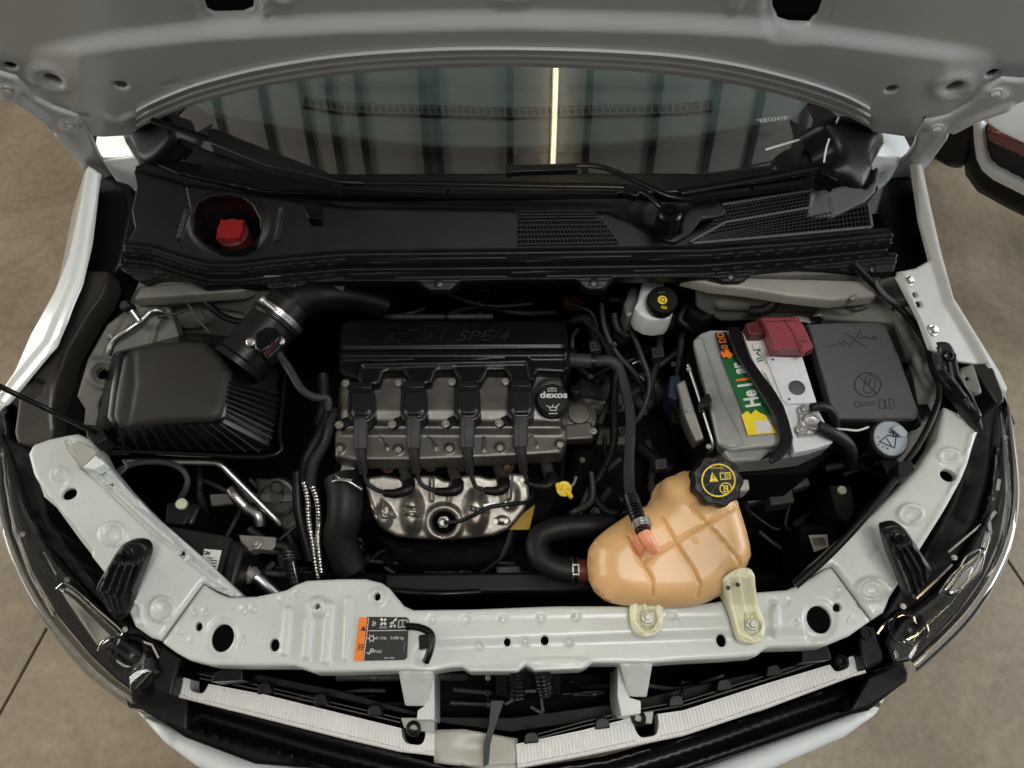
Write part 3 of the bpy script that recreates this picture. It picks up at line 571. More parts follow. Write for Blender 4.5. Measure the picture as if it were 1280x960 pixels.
# ---- headlights
def headlight(name,outer,inner,z3,extra):
    fr=F3(*z3); poly=outer+inner[::-1]
    h=relief(name,poly,M['blackg'],car,fr=fr,res=.0045,er=.004,thick=.12,fs=extra)
    return h,fr
oL=[(4,520),(8,600),(17,655),(38,712),(70,768),(113,820),(145,850),(168,866)]
iL=[(6,505),(12,560),(22,620),(45,680),(75,715),(112,752),(150,792),(172,808),(200,830),(165,880)]
hL,fL=headlight('headlight',oL,[(10,500),(16,560),(32,625),(60,680),(95,722),(135,765),(165,795),(190,815),(200,832)],((0,560,.825),(60,700,.80),(190,840,.765)),[('l',[(16,600),(42,665),(88,715),(150,795)],4,.006)])
oR=[(1250,490),(1256,553),(1259,620),(1250,674),(1230,720),(1200,763),(1168,797),(1137,826)]
hR,fR=headlight('headlight',oR,[(1236,505),(1240,560),(1238,610),(1225,655),(1200,700),(1172,735),(1140,762),(1118,775),(1105,800),(1118,830)],((1262,560,.825),(1215,740,.80),(1110,810,.765)),[('l',[(1244,560),(1236,625),(1215,670),(1150,745)],4,.006)])
# chrome bowls under the lens
relief('reflector',[(70,735),(82,728),(96,735),(150,786),(155,795),(140,800),(122,812),(100,780)],M['chrome'],hL,fr=fL.up(.010),res=.0022,er=.005,fs=[('l',[(84,736),(98,746),(148,794)],6,.004)],thick=.01)
relief('reflector',[(1176,738),(1200,706),(1222,690),(1232,660),(1240,668),(1228,715),(1205,738),(1190,745)],M['chrome'],hR,fr=fR.up(.010),res=.0022,er=.005,fs=[('l',[(1180,738),(1200,712),(1226,690)],6,.004)],thick=.01)
for hh,fr,q in ((hL,fL,[(70,736),(78,729),(84,731),(98,741),(124,764),(152,789),(148,795),(134,798),(126,803),(122,814)]),(hR,fR,[(1174,742),(1188,722),(1200,710),(1205,700),(1216,690),(1226,688),(1220,706),(1212,722),(1200,736)])):
    tube('reflector_rim',[fr.up(.017).hit(*p) for p in q],.0022,M['chrome'],hh,n=8)
for l_ in [[(55,690),(70,718)],[(150,796),(142,824),(155,832),(170,836)],[(166,798),(190,806),(198,822)]]: strokes('bezel_edge',fL.up(.012),[l_],2.2,M['chrome'],hL,th=.004)
for l_ in [[(1186,690),(1226,656)],[(1146,748),(1172,724),(1190,706)],[(1130,770),(1142,768),(1147,793),(1130,802)],[(1097,792),(1108,777),(1128,768)]]: strokes('bezel_edge',fR.up(.012),[l_],2.2,M['chrome'],hR,th=.004)
for l_ in [[(1249,600),(1247,612)],[(1244,640),(1236,650),(1238,665),(1232,675)]]: strokes('bezel_edge',fR.up(.012),[l_],4,M['chrome'],hR,th=.004)
for hh,fr,x,y in ((hL,fL,165,818),(hR,fR,1134,786)):
    lathe('projector',[(.027,-.01),(.027,.012),(.021,.014),(.019,.008),(.012,.014),(.004,.0165)],fr.hit(x,y),M['chrome'] if 0 else M['blackg'],hh,ax=fr.n,n=28)
    lathe('projector_ring',[(.030,.006),(.030,.009),(.028,.011),(.0265,.006)],fr.hit(x,y),M['chrome'],hh,ax=fr.n,n=28)
def lensshell(poly,fr,parent,rimo,rimi):
    relief('lens',poly,M['lens'],parent,fr=fr.up(.030),res=.007,er=0,thick=.0,fs=[lambda X,Y:.016*(np.sqrt(1-(1-np.clip(poly_d(X,Y,poly,True)/34,0,1))**2)-1)])
    n=len(rimo); V=[];Fc=[]; o=cat_rom(rimo,5,False); i_=cat_rom(rimi,5,False); K=len(o)
    for k in range(K):
        a=fr.up(.006).hit(*o[k]); b=fr.up(.006).hit(*i_[k]); m_=(a+b)/2+fr.n*.020; q=(a*.8+b*.2)+fr.n*.014; q2=(a*.25+b*.75)+fr.n*.019
        V+=[tuple(a-fr.n*.06),tuple(a),tuple(q),tuple(m_),tuple(q2),tuple(b)]
    for k in range(K-1):
        for j in range(5): Fc.append((k*6+j,(k+1)*6+j,(k+1)*6+j+1,k*6+j+1))
    me=bpy.data.meshes.new('lens_rim'); me.from_pydata(V,[],Fc); me.update(); link('lens_rim',me,M['rim'],parent,60)
lensshell([(-8,520),(-4,600),(6,665),(27,722),(59,778),(104,833),(138,862),(164,881)]+[(172,864),(200,840),(190,818),(150,792),(100,738),(62,690),(30,625),(10,560)],fL,hL,[(-10,520),(-6,600),(4,667),(24,724),(55,780),(100,836),(135,866),(162,885)],[(4,520),(8,600),(17,655),(38,712),(70,768),(113,820),(145,850),(168,866)])
lensshell([(1254,488),(1265,553),(1271,620),(1263,680),(1244,727),(1213,773),(1178,810),(1143,840)]+[(1120,828),(1108,800),(1120,776),(1170,738),(1205,698),(1234,640),(1244,580),(1244,520)],fR,hR,[(1255,488),(1268,553),(1274,620),(1266,680),(1247,728),(1217,775),(1182,812),(1144,846)],[(1250,490),(1256,553),(1259,620),(1250,674),(1230,720),(1200,763),(1168,797),(1137,826)])
for hh,fr,pts in ((hL,fL,[(6,514),(2,569),(28,668),(84,724),(156,787)]),(hR,fR,[(1248,495),(1257,547),(1239,623),(1193,697),(1129,758)])):
    for x,y in pts: bolt('lens_screw',fr.up(.014).hit(x,y),0,0,.0048,M['steel'],hh,ax=fr.n)
# ribbed guides on the headlight panels
def guide(outl,fr,ribs,bx,by):
    g_=relief('ribbed_guide',outl,M['black'],car,fr=fr,res=.002,er=.004,fs=[('l',r,3.2,.0055) for r in ribs]+[('b',bx,by,9,8,.004,.4)],thick=.016,smooth=3)
    lathe('guide_clip',[(.0085,0),(.0085,.005),(.005,.006),(.0045,.002)],fr.up(.003).hit(bx,by),M['blackg'],g_,ax=fr.n,n=14,gear=lambda t,h:1+.12*math.cos(6*t))
    return g_
guide([(146,688),(156,679),(170,677),(180,681),(183,693),(176,714),(164,744),(158,766),(147,778),(136,766),(120,742),(122,728),(134,708)],F3((150,690,.925),(180,690,.925),(130,760,.880)),[[(142,704),(128,738),(140,765)],[(151,706),(137,742),(146,768)],[(160,706),(146,745),(151,768)],[(169,706),(156,746),(155,766)],[(178,700),(166,738)]],158,692)
guide([(1105,662),(1110,657),(1122,655),(1131,660),(1140,672),(1154,694),(1165,712),(1161,724),(1150,738),(1141,752),(1134,745),(1122,715),(1112,690)],F3((1110,665,.935),(1140,670,.935),(1145,745,.885)),[[(1116,688),(1130,720),(1140,748)],[(1124,686),(1139,716),(1146,740)],[(1132,684),(1148,712),(1152,732)],[(1139,681),(1156,708),(1157,726)],[(1109,672),(1118,702),(1136,742)]],1122,671)
guide([(1166,430),(1175,427),(1187,428),(1195,440),(1200,462),(1204,478),(1222,506),(1230,538),(1222,533),(1206,512),(1190,492),(1178,478),(1168,452)],F3((1170,430,.975),(1195,440,.97),(1225,530,.925)),[[(1172,436),(1176,462),(1196,490),(1218,522)],[(1184,450),(1188,472),(1206,496),(1222,524)],[(1191,444),(1196,470),(1212,494),(1224,520)],[(1178,456),(1184,474),(1202,496)]],1185,445)
# ---- cowl
CF=F3((150,340,.985),(1110,340,.985),(640,220,1.045))
holeW=[(243,268),(247,255),(262,247),(285,245),(303,248),(316,258),(325,275),(325,292),(318,305),(300,312),(275,312),(256,305),(245,292)]
rail=lambda X: np.interp(X,[150,190,230,262,300,350,430,640,880,1000,1110],[318,322,335,343,343,337,330,328,325,316,305])
def cowlf(X,Y):
    h=np.zeros(X.shape); r=rail(X)
    for d,wd,a in ((0,5,.007),(-11,6,.006),(13,5,.006),(22,4,.003)): h+=a*sstep(1-np.abs(Y-(r+d))/wd)
    h-=.006*sstep(1-np.abs(Y-(r+6))/7)
    up=np.interp(X,[170,230,430,640,760,800,840,900,1040],[215,233,262,265,268,285,305,270,236]); h+=-.008*sstep((up-Y)/6)
    return h
cowl=relief('cowl_panel',[(150,336),(155,310),(168,285),(164,262),(170,235),(165,205),(178,200),(222,213),(330,236),(440,240),(640,238),(760,236),(800,236),(860,238),(960,225),(1030,214),(1060,222),(1072,232),(1090,218),(1096,208),(1104,214),(1098,240),(1085,258),(1088,285),(1112,285),(1116,296),(1112,312),(1122,320),(1118,341),(1096,342),(1066,340),(1000,335),(943,340),(934,349),(926,353),(906,353),(886,347),(767,347),(754,362),(734,362),(720,350),(640,350),(577,352),(562,363),(537,363),(520,352),(427,352),(383,353),(370,362),(343,363),(333,357),(290,357),(253,360),(233,350),(200,348),(175,353)],
  M['cowl'],car,holes=[holeW],fr=CF,res=.0032,er=.003,hr=.004,fs=[cowlf,('l',[(229,230),(235,262),(224,298)],3,-.004),('b',840,262,62,34,-.016,.5),('l',[(352,262),(346,300)],2.5,-.003),
   ('b',285,279,54,43,.004,.2)],thick=.03)
for x,y in ((548,354),(742,353),(915,345),(365,357),(1092,336),(200,340)): lathe('cowl_clip',[(.008,0),(.008,.003),(.004,.004)],CF.up(.001).hit(x,y),M['blackg'],cowl,ax=CF.n,n=14)
prism('cowl_clip_bracket',[(377,254),(385,250),(402,256),(401,273),(385,272)],1.035,1.0,M['blackg'],cowl); 
shell('filler_well',holeW,1.015,.90,M['black'],cowl,.95)
# cowl covers at right: faceted shapes
CFu=CF.up(.010)
relief('cowl_end_cover',[(1014,238),(1037,236),(1064,229),(1073,234),(1083,236),(1093,226),(1097,208),(1101,214),(1094,240),(1082,252),(1042,272),(1010,270)],M['grey'],cowl,fr=CF.up(.012),res=.006,er=.004,fs=[('p',[(1018,240),(1036,240),(1042,272),(1010,270)],3,-.006)],thick=.02)
relief('cowl_step',[(855,266),(868,258),(893,256),(897,250),(903,252),(908,264),(900,272),(876,276),(862,294),(845,304),(835,303),(800,285),(812,290),(836,297),(850,290)],M['black'],cowl,fr=CFu,res=.006,er=.004,thick=.02)
# grilles: dark backing + crossing bars
def mesh_grille(poly,nx,ny,wd):
    bk=fplate('grille_backing',poly,CF.up(.0015),M['deep'],cowl,.002,0)
    a,b,c,d=[np.array(p,float) for p in poly]; lines=[]
    for j in range(ny+1):
        t=j/ny; lines.append([tuple(a+(d-a)*t),tuple(b+(c-b)*t)])
    g1=strokes('grille_bars',CF,lines,1.5,M['black'],cowl,h=.008,th=.006); g1['kind']='stuff'
    lines=[]
    for i in range(nx+1):
        t=i/nx; lines.append([tuple(a+(b-a)*t),tuple(d+(c-d)*t)])
    g2=strokes('grille_bars',CF,lines,1.1,M['black'],cowl,h=.007,th=.005); g2['kind']='stuff'
mesh_grille([(647,266),(742,266),(745,273),(647,274)],24,2,1)
mesh_grille([(647,278),(752,277),(773,305),(647,307)],28,5,1)
mesh_grille([(904,251),(1012,232),(1014,240),(910,259)],24,2,1)
mesh_grille([(902,262),(1012,243),(1009,270),(880,293)],26,6,1)
mesh_grille([(876,298),(1083,259),(1087,284),(870,304)],44,4,1)
strokes('grille_frame',CF,[[(862,304),(905,280),(1010,262)],[(866,306),(960,298),(1086,286)],[(1083,258),(1087,285)],[(902,258),(1014,240)]],3,M['grey'],cowl,h=.010,th=.008)
# body corners seen behind the hinges
prism('fender_corner',[(122,161,1.02),(152,160,1.05),(158,176,1.045),(169,196,1.04),(128,201,1.0),(119,180,1.0)],1.03,.80,M['gloss'],car,bv=.003)
prism('fender_corner',[(1102,164,1.05),(1127,162,1.02),(1139,185,1.0),(1127,199,1.0),(1096,194,1.04),(1103,178,1.045)],1.03,.80,M['gloss'],car,bv=.003)
relief('pillar_trim',[(153,160),(190,150),(208,140),(215,170),(200,192),(183,203),(170,198),(160,178)],M['black'],car,fr=F3((155,165,1.07),(205,145,1.115),(180,200,1.06)),er=.012,res=.005,smooth=4,thick=.04)
relief('pillar_trim',[(1034,150),(1064,140),(1102,162),(1100,180),(1094,197),(1097,215),(1084,236),(1072,232),(1060,222),(1040,212),(1050,185)],M['black'],car,fr=F3((1102,165,1.07),(1045,150,1.115),(1075,225,1.06)),er=.02,res=.005,smooth=4,thick=.04)
tube('pillar_light_line',[(1049,146,1.12),(1040,165,1.10),(1033,185,1.09),(1030,203,1.075)],.0016,M['white'],car); tube('pillar_light_line',[(1058,183,1.075),(1046,195,1.07),(1030,204,1.065)],.0022,M['grey'],car)  # white tube stands in for a curved reflection on the black trim
# ---- windshield, dashboard
WS=F3((200,219,1.032),(1060,219,1.032),(640,75,1.032+.075)); 
base=P(640,219,1.032); WA_=R(17); WS=FR(base,(0,-math.sin(WA_),math.cos(WA_)))
wp=[];wf=[]
for j in range(25):
    for i in range(41):
        x=-.72+1.44*i/40; s=-.02+.85*j/24; y=base.y+s*math.cos(WA_); z=base.z+s*math.sin(WA_); c=x*x*(.85+.65*math.exp(-4*s))
        wp.append((x*(1-.10*s),y+.06*x*x-.03,z-.10*c-.0))
for j in range(24):
    for i in range(40): wf.append((j*41+i,j*41+i+1,(j+1)*41+i+1,(j+1)*41+i))
me=bpy.data.meshes.new('windshield'); me.from_pydata(wp,[],wf); ws=link('windshield',me,M['glass'],car,80)
relief('windshield_bottom_trim',[(183,200),(200,196),(260,206),(330,214),(430,217),(640,216),(850,216),(900,217),(960,212),(1010,206),(1040,203),(1050,212),(960,228),(860,240),(640,243),(430,244),(330,240),(222,217)],M['blackg'],car,fr=F3((200,210,1.045),(1040,210,1.045),(640,230,1.042)),er=.003,thick=.02)
for poly in ([(185,150),(210,135),(236,128),(222,142),(208,160),(212,182),(230,200),(215,206),(196,196),(184,176)],[(1010,128),(1036,135),(1052,150),(1050,172),(1040,196),(1012,212),(985,214),(1000,196),(1012,170),(1018,148)]):
    relief('windshield_frit',poly,M['blackg'],car,fr=WS.up(.003),er=.002,thick=.004)
DF=F3((300,140,1.00),(980,140,1.00),(640,190,.965))
dash=relief('dashboard',[(228,118),(262,100),(330,60),(480,20),(800,20),(960,70),(1020,110),(1008,132),(985,146),(940,158),(853,172),(750,181),(640,184),(540,183),(430,172),(330,155),(280,145),(250,132)],M['dash'],car,fr=DF,res=.015,er=.006,
  fs=[('l',[(270,112),(330,122),(427,130),(640,135),(853,130),(960,115)],5,.006),('l',[(250,125),(330,144),(430,156),(640,163),(853,156),(960,140)],4,.006),('l',[(300,95),(427,112),(640,116),(853,110),(960,95)],6,.010)],thick=.03)
dl=[]; dt=np.linspace(0,1,62); c0=[(380,129),(430,137),(640,143),(850,138),(892,133)]
X=np.array([p[0] for p in c0]); Yc=lambda x:np.interp(x,X,[p[1] for p in c0])
xs=np.linspace(380,890,60)
gb=fplate('defroster_grille_backing',[(x,Yc(x)-5) for x in xs]+[(x,Yc(x)+5) for x in xs[::-1]],DF.up(.009),M['dashdark'],dash,.004,0)
for i in range(59):
    x=xs[i]; strokes('defroster_slat',DF,[[(x,Yc(x)-5),(x+2,Yc(x)+5)]],2.2,M['dash'],dash,h=.013,th=.003)
strokes('defroster_edge',DF,[[(x,Yc(x)-5.5) for x in xs],[(x,Yc(x)+5.5) for x in xs]],1.4,M['dash'],dash,h=.013,th=.003)
prism('dashboard_lower_base',[(120,240),(300,262),(640,266),(1000,262),(1130,230),(1180,0),(640,-90),(100,0)],.91,.80,M['dashdark'],car,bv=0)
text('windshield_number','*KB133474*',WS,965,151,.0115,6,M['print'],ws,h=.004)
strokes('windshield_pale_reflection',WS,[[(955,191),(978,184),(999,178)]],3,M['print'],ws,h=.012)  # pale stroke drawn as a reflection on the glass
# ---- wipers
def wiper(name_pts_arm,blade,hub=None):
    pass
w1=tube('wiper_arm',[(835,268,1.075),(823,256,1.085),(808,243,1.09),(790,236,1.092),(770,233,1.092),(700,232,1.088),(560,229,1.080),(430,228,1.075)],.006,M['blackg'],car,flat=.6)
strokes('wiper_blade',HZ(1.072),[[(428,234),(560,240),(770,241)]],6,M['rubber'],w1,th=.012)
prism('arm_joint',[(780,233),(796,231),(800,240),(796,245),(781,241)],1.100,1.085,M['blackg'],w1)
lathe('arm_pivot',[(.020,-.03),(.020,.002),(.017,.006),(.011,.006),(.010,.001),(.005,.001),(.005,.006)],P(837,267,1.085),M['blackg'],w1,n=24)
w2=tube('wiper_arm',[(632,211,1.085),(700,208,1.088),(748,208,1.09),(790,224,1.09),(835,244,1.085),(862,248,1.08)],.0055,M['blackg'],car,flat=.6)
prism('wiper_blade',[(632,206),(700,205),(722,203),(722,212),(650,214),(633,216)],1.092,1.080,M['black'],w2)
w3=tube('wiper_arm',[(850,240,1.085),(930,226,1.088),(1025,208,1.092)],.008,M['blackg'],car,flat=.5)
prism('arm_joint',[(1026,204),(1041,203),(1044,214),(1047,226),(1036,220),(1028,216)],1.10,1.07,M['blackg'],w3)
strokes('wiper_blade',HZ(1.07),[[(850,246),(940,236),(1022,226)]],7,M['rubber'],w3,th=.012)
w4=tube('wiper_arm',[(190,150,1.14),(250,170,1.13),(300,186,1.115),(360,207,1.10),(415,224,1.085),(455,227,1.08)],.0065,M['blackg'],car,flat=.5)
prism('wiper_blade',[(258,162),(268,160),(330,185),(410,215),(412,224),(330,206),(262,178)],1.13,1.11,M['rubber'],w4)
strokes('wiper_blade_edge',HZ(1.09),[[(190,158),(260,190),(340,214),(412,230)]],4,M['rubber'],w4,th=.01)
# ---- hood
e0=P(640,76,1.28); sl=R(70); HF=FR(e0,(0,-math.sin(sl),-math.cos(sl)),(1,0,0))
# frame normal faces the camera
rear=[(165,160),(190,146),(225,131),(260,119),(330,101),(427,86),(540,78),(640,76),(740,79),(830,85),(900,95),(960,108),(1020,125),(1060,140),(1090,156),(1140,163)]
hp=[(-60,78),(-20,104),(0,112),(35,124),(60,142),(110,160),(130,162)]+rear+[(1160,158),(1200,142),(1240,122),(1280,104),(1340,72),(1560,-60),(1560,-230),(1400,-330),(-120,-330),(-280,-230),(-280,-60)]
def foldy(X): return np.interp(X,[-300,0,60,140,260,427,640,853,980,1120,1200,1260,1560],[66,68,58,44,31,22,17,22,30,49,60,70,106])
def hoodf(X,Y):
    f=foldy(X); h=.016*sstep((Y-f)/12+.5)*np.clip(1-(np.abs(X-640)-540)/60,0,1)
    f2=np.interp(X,[165,260,427,640,853,960,1090],[160,119,86,76,86,108,156]); d=f2-Y
    h-=.004*sstep((20-d)/6)*((X>170)&(X<1090))
    return h
sq=[[(253,-14),(255,8),(259,19),(268,23),(304,22),(316,17),(318,2),(314,-14)],[(965,-14),(966,16),(972,27),(986,31),(1012,32),(1022,25),(1030,4),(1034,-14)]]
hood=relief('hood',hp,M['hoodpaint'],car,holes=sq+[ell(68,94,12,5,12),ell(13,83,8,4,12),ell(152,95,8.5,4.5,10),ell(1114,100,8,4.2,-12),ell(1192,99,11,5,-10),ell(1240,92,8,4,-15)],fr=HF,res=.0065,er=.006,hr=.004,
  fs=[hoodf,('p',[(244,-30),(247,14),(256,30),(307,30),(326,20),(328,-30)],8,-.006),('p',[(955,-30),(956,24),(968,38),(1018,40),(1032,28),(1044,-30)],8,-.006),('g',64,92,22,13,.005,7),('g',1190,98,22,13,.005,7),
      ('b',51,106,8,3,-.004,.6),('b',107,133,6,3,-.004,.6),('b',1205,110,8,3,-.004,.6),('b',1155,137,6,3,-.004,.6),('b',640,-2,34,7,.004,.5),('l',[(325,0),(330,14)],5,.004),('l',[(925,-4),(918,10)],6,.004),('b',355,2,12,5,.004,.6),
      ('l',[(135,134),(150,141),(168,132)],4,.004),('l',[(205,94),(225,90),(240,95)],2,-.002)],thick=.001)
relief('hood_dark_backing',[(-60,70),(0,100),(60,132),(130,156)]+rear+[(1160,150),(1240,112),(1340,66),(1560,-60),(1560,-230),(1400,-330),(-120,-330),(-280,-230),(-280,-60)],M['gloss'] if 0 else M['deep'],hood,fr=HF.up(-.012),res=.04,er=.004,thick=.002)  # near-black sheet behind the holes, shade of the hood cavity painted in
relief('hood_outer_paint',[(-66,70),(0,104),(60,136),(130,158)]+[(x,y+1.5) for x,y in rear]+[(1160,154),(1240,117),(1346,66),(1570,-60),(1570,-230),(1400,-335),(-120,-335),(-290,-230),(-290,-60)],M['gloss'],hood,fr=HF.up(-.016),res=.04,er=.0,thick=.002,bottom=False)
def hrow(off,h): return [HF.up(h).hit(x,y-off*(1+.2*abs(x-640)/480)) for x,y in [(172,157),(190,147),(225,132),(260,120),(330,102.5),(427,87),(540,78.5),(640,76.5),(740,79.5),(830,85.5),(900,95),(960,108),(1020,125),(1060,140),(1086,154)]]
tube('hood_hem',hrow(1.5,.010),.0050,M['hoodpaint'],hood,sub=10,n=12); tube('hood_hem',hrow(8.5,.0145),.0042,M['hoodpaint'],hood,sub=10,n=12,flat=.8); tube('hood_hem',hrow(16,.018),.0040,M['hoodpaint'],hood,sub=10,n=12,flat=.6)
HG=HF.up(.022)
hg=[[(-30,85),(0,94),(20,100),(33,113),(43,125),(67,137),(97,147),(110,163),(117,180),(125,198),(134,208),(143,206),(147,200),(155,213),(152,223),(140,228),(123,223),(103,210),(87,187),(67,167),(53,150),(37,137),(17,126),(0,117),(-30,105)],
    [(1300,98),(1278,103),(1253,101),(1230,113),(1213,132),(1186,147),(1156,153),(1146,167),(1143,182),(1134,196),(1120,207),(1112,205),(1104,212),(1104,222),(1116,228),(1136,223),(1153,213),(1170,190),(1186,168),(1220,150),(1262,136),(1300,118)]]
for k,(o,bl,rim) in enumerate(zip(hg,([(8,113),(85,157)],[(1244,116),(1171,160)]),([(0,112),(30,128),(56,148),(80,175),(105,205),(138,224)],[(1262,132),(1220,147),(1188,164),(1168,190),(1140,220)]))):
    h_=relief('hood_hinge',o,M['hoodpaint'],hood,holes=[ell(67,164,2.5,2.5),] if k==0 else [ell(1187,166,3,3)],fr=HG,res=.006,er=.004,fs=[('l',rim,5,.007),('b',bl[0][0],bl[0][1],20,10,.006,.5),('b',bl[1][0],bl[1][1],18,10,.006,.5)],thick=.004)
    for x,y in bl: bolt('hinge_bolt',HG.up(.008).hit(x,y),0,0,.010,M['hoodpaint'] if k else M['steel'],hood,ax=HG.n)
# prop rod and hood release cable
tube('hood_prop_rod',[P(128,545,.90),P(60,512,1.0),P(0,483,1.06),P(-160,405,1.25)],.0042,M['blackg'],car)
prism('prop_rod_clip',[(108,530),(128,533),(134,548),(118,556),(108,545)],.915,.88,M['black'],car)
tube('hood_weatherstrip',[(1066,330,1.0),(1086,350,.985),(1110,372,.97),(1135,396,.965),(1156,425,.955),(1170,455,.945),(1175,490,.935),(1166,520,.93),(1150,552,.92),(1128,583,.91)],lambda t:.0065-.0018*t,M['blackg'],car)
tube('hood_weatherstrip',[(1130,584,.91),(1086,640,.895),(1040,690,.88),(994,732,.872)],.0060,M['blackg'],car,flat=.6)
tube('seal_lip',[(1120,600,.89),(1078,650,.88),(1034,694,.868),(992,728,.86)],.0035,M['grey'],car)
prism('seal_clip',[(1122,578),(1138,574),(1146,588),(1134,596),(1124,592)],.925,.89,M['black'],car)
tube('washer_conduit',[(1094,352,.985),(1106,368,.98),(1122,379,.975),(1137,380,.97)],.0045,M['grey'],car)
# ================================================================ ENGINE
eng=thing('engine','engine with grey cam cover and four ignition coils in the middle of the bay','engine',(-.09,.5,.40))
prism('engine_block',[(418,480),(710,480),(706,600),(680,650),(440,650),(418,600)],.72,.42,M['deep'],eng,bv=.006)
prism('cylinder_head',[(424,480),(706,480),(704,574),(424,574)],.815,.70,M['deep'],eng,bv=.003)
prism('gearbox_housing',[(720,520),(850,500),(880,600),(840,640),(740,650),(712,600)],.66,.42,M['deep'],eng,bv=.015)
VF=HZ(.850)
vc=relief('cam_cover',[(424,486),(430,476),(560,474),(662,474),(676,470),(695,470),(703,478),(706,500),(709,530),(708,556),(702,566),(640,570),(520,575),(440,575),(418,570),(418,545),(420,520)],M['cast'],eng,fr=VF,res=.003,er=.005,thick=.035,
  fs=[lambda X,Y:.014*sstep((546-Y)/10)*sstep((X-420)/10)*sstep((706-X)/8),lambda X,Y:-.006*sstep(1-np.abs(Y-528)/12),('b',691,502,27,27,.006,.3),('l',[(484,560),(476,548)],2,.004),('l',[(545,560),(537,548)],2,.004),('l',[(605,562),(605,548)],2,.004),('l',[(672,558),(664,546)],2,.004)]+[('b',x,y,7,7,.005,.4) for x,y in ((425,561),(498,562),(562,561),(625,560),(700,556))])
for x,y in ((425,561),(498,562.5),(562,561),(625,560),(700,556),(694,476)): bolt('cover_bolt',x,y,.858,.0055,M['steel'],eng)
IM=HZ(.885)
im=relief('intake_manifold',[(424,402),(440,399),(700,399),(708,403),(712,440),(714,462),(708,466),(672,464),(667,478),(660,480),(644,480),(638,476),(636,468),(630,463),(610,463),(606,470),(601,479),(592,481),(576,480),(571,470),(566,463),(548,463),(543,467),(538,479),(530,481),(512,481),(508,470),(503,464),(484,464),(478,467),(473,480),(462,482),(449,481),(446,474),(430,470),(422,462)],M['blackg'],eng,fr=IM,res=.003,er=.007,thick=.05,
  fs=[('l',[(426,444),(708,443)],7,.006),('l',[(425,436),(704,434)],3,-.004),('l',[(705,403),(709,462)],3,.006),('l',[(448,474),(451,456),(660,452),(665,474)],4,.005)])
MF=HZ(.8865)
strokes('manifold_emblem',MF,[[(482,426),(492,417),(508,417),(510,413),(528,413),(526,417),(542,417),(532,425),(518,425),(515,430),(498,430),(500,426),(482,426)],[(549,428),(556,412)]],1.0,M['blackm'],im,h=.0005,th=.001)
text('manifold_lettering','SPE/4',MF,602,421,0.031,0,M['blackm'],im,ext=.0006,shear=.3,sx=1.35,h=.001)
for i,(cx,off) in enumerate(((451,0),(517,0),(584,0),(651,0))):
    y0=506-.7*i; cz=.893
    c=relief('ignition_coil',[(cx-16,y0-18),(cx-14,y0-22),(cx+13,y0-22),(cx+16,y0-18),(cx+17,y0+12),(cx+13,y0+19),(cx+6,y0+22),(cx-6,y0+22),(cx-13,y0+19),(cx-17,y0+12)],M['coil'],eng,fr=cz,res=.0022,er=.003,thick=.04,fs=[('p',[(cx-11,y0-15),(cx+11,y0-15),(cx+12,y0+9),(cx+8,y0+14),(cx-7,y0+14),(cx-11,y0+9)],2.5,.006)])
    prism('coil_ear',[(cx-24,y0+17),(cx-10,y0+12),(cx-6,y0+18),(cx-10,y0+22),(cx-25,y0+30),(cx-32,y0+26)],.869,.855,M['black'],c)
    prism('coil_ear',[(cx-20,y0-30),(cx-14,y0-32),(cx-10,y0-18),(cx-14,y0-12)],.869,.855,M['black'],c)
    prism('coil_cap',[(cx-12,y0-30),(cx+13,y0-31),(cx+13,y0-20),(cx-12,y0-20)],.896,.86,M['black'],c,bv=.003)
    bolt('coil_bolt',cx-19,y0-27,.872,.0072,M['steel'],eng); bolt('coil_bolt',cx-27,y0+25,.872,.0075,M['steel'],eng)
    ex=[(482,616,510,612),(546,614,571,612),(608,613,629,610),(670,607,689,604)][i]
    cb=tube('spark_plug_boot',[(cx,y0+20,.885),(cx,y0+36,.882),(cx,y0+54,.872)],.0125,M['rubberg'],eng,n=14)
    tube('boot_neck',[(cx,y0+50,.868),(cx+1,y0+66,.86),(cx+4,y0+86,.845)],lambda t:.0098-.002*t,M['rubber'],cb,n=12)
    tube('spark_plug_cable',[(cx+4,y0+84,.845),(cx+8,y0+98,.835),(ex[0]-12,ex[1]-4,.83),(ex[0],ex[1],.828)],.0038,M['rubber'],cb)
    tube('plug_connector',[(ex[0]-2,ex[1],.828),(ex[0]+12,ex[1]+1,.828),(ex[2],ex[3],.828),(ex[2]+1,ex[3]-8,.82)],lambda t:.0065+.005*t,M['black'],cb,n=12)
    tube('spark_plug_tube',[(ex[2]-8,576,.79),(ex[2]-3,592,.80),(ex[2],ex[3]-5,.815)],.0105,M['cast'],eng,n=14)
for x,y in ((485,582),(538,580),(577,580),(634,582)):
    lathe('exhaust_stud',[(.010,-.03),(.010,0),(.013,.001),(.013,.006),(.007,.007),(.006,.022),(.0045,.023)],P(x,y,.79),M['rust'],eng,ax=(0,-.5,.8),n=12)
oc=P(690,503,.868)
cap=lathe('oil_filler_cap',[(.030,-.01),(.030,0),(.0285,.002),(.0285,.016),(.026,.019),(.005,.0195)],oc,M['black'],eng,ax=(0,-.12,1),n=48,gear=lambda t,h:1+.015*math.cos(16*t) if h>.001 else 1)
OF=FR(oc+Vector((0,-.12,1)).normalized()*.0195,(0,-.12,1))
text('cap_word','dexos',OF,692,494,.0165,0,M['print'],cap,sx=1.2,off=.0004); strokes('book_symbol',OF,[[(685,486),(690,485),(695,486),(695,489),(690,488.5),(685,489),(685,486)],[(690,485),(690,488.5)]],.8,M['print'],cap)
strokes('oil_can_symbol',OF,[[(683,507),(687,509),(695,509),(699,505)],[(687,509),(688,513),(695,513),(696,509)],[(691,509),(691,506)],[(686,517),(697,517)]],.9,M['print'],cap)
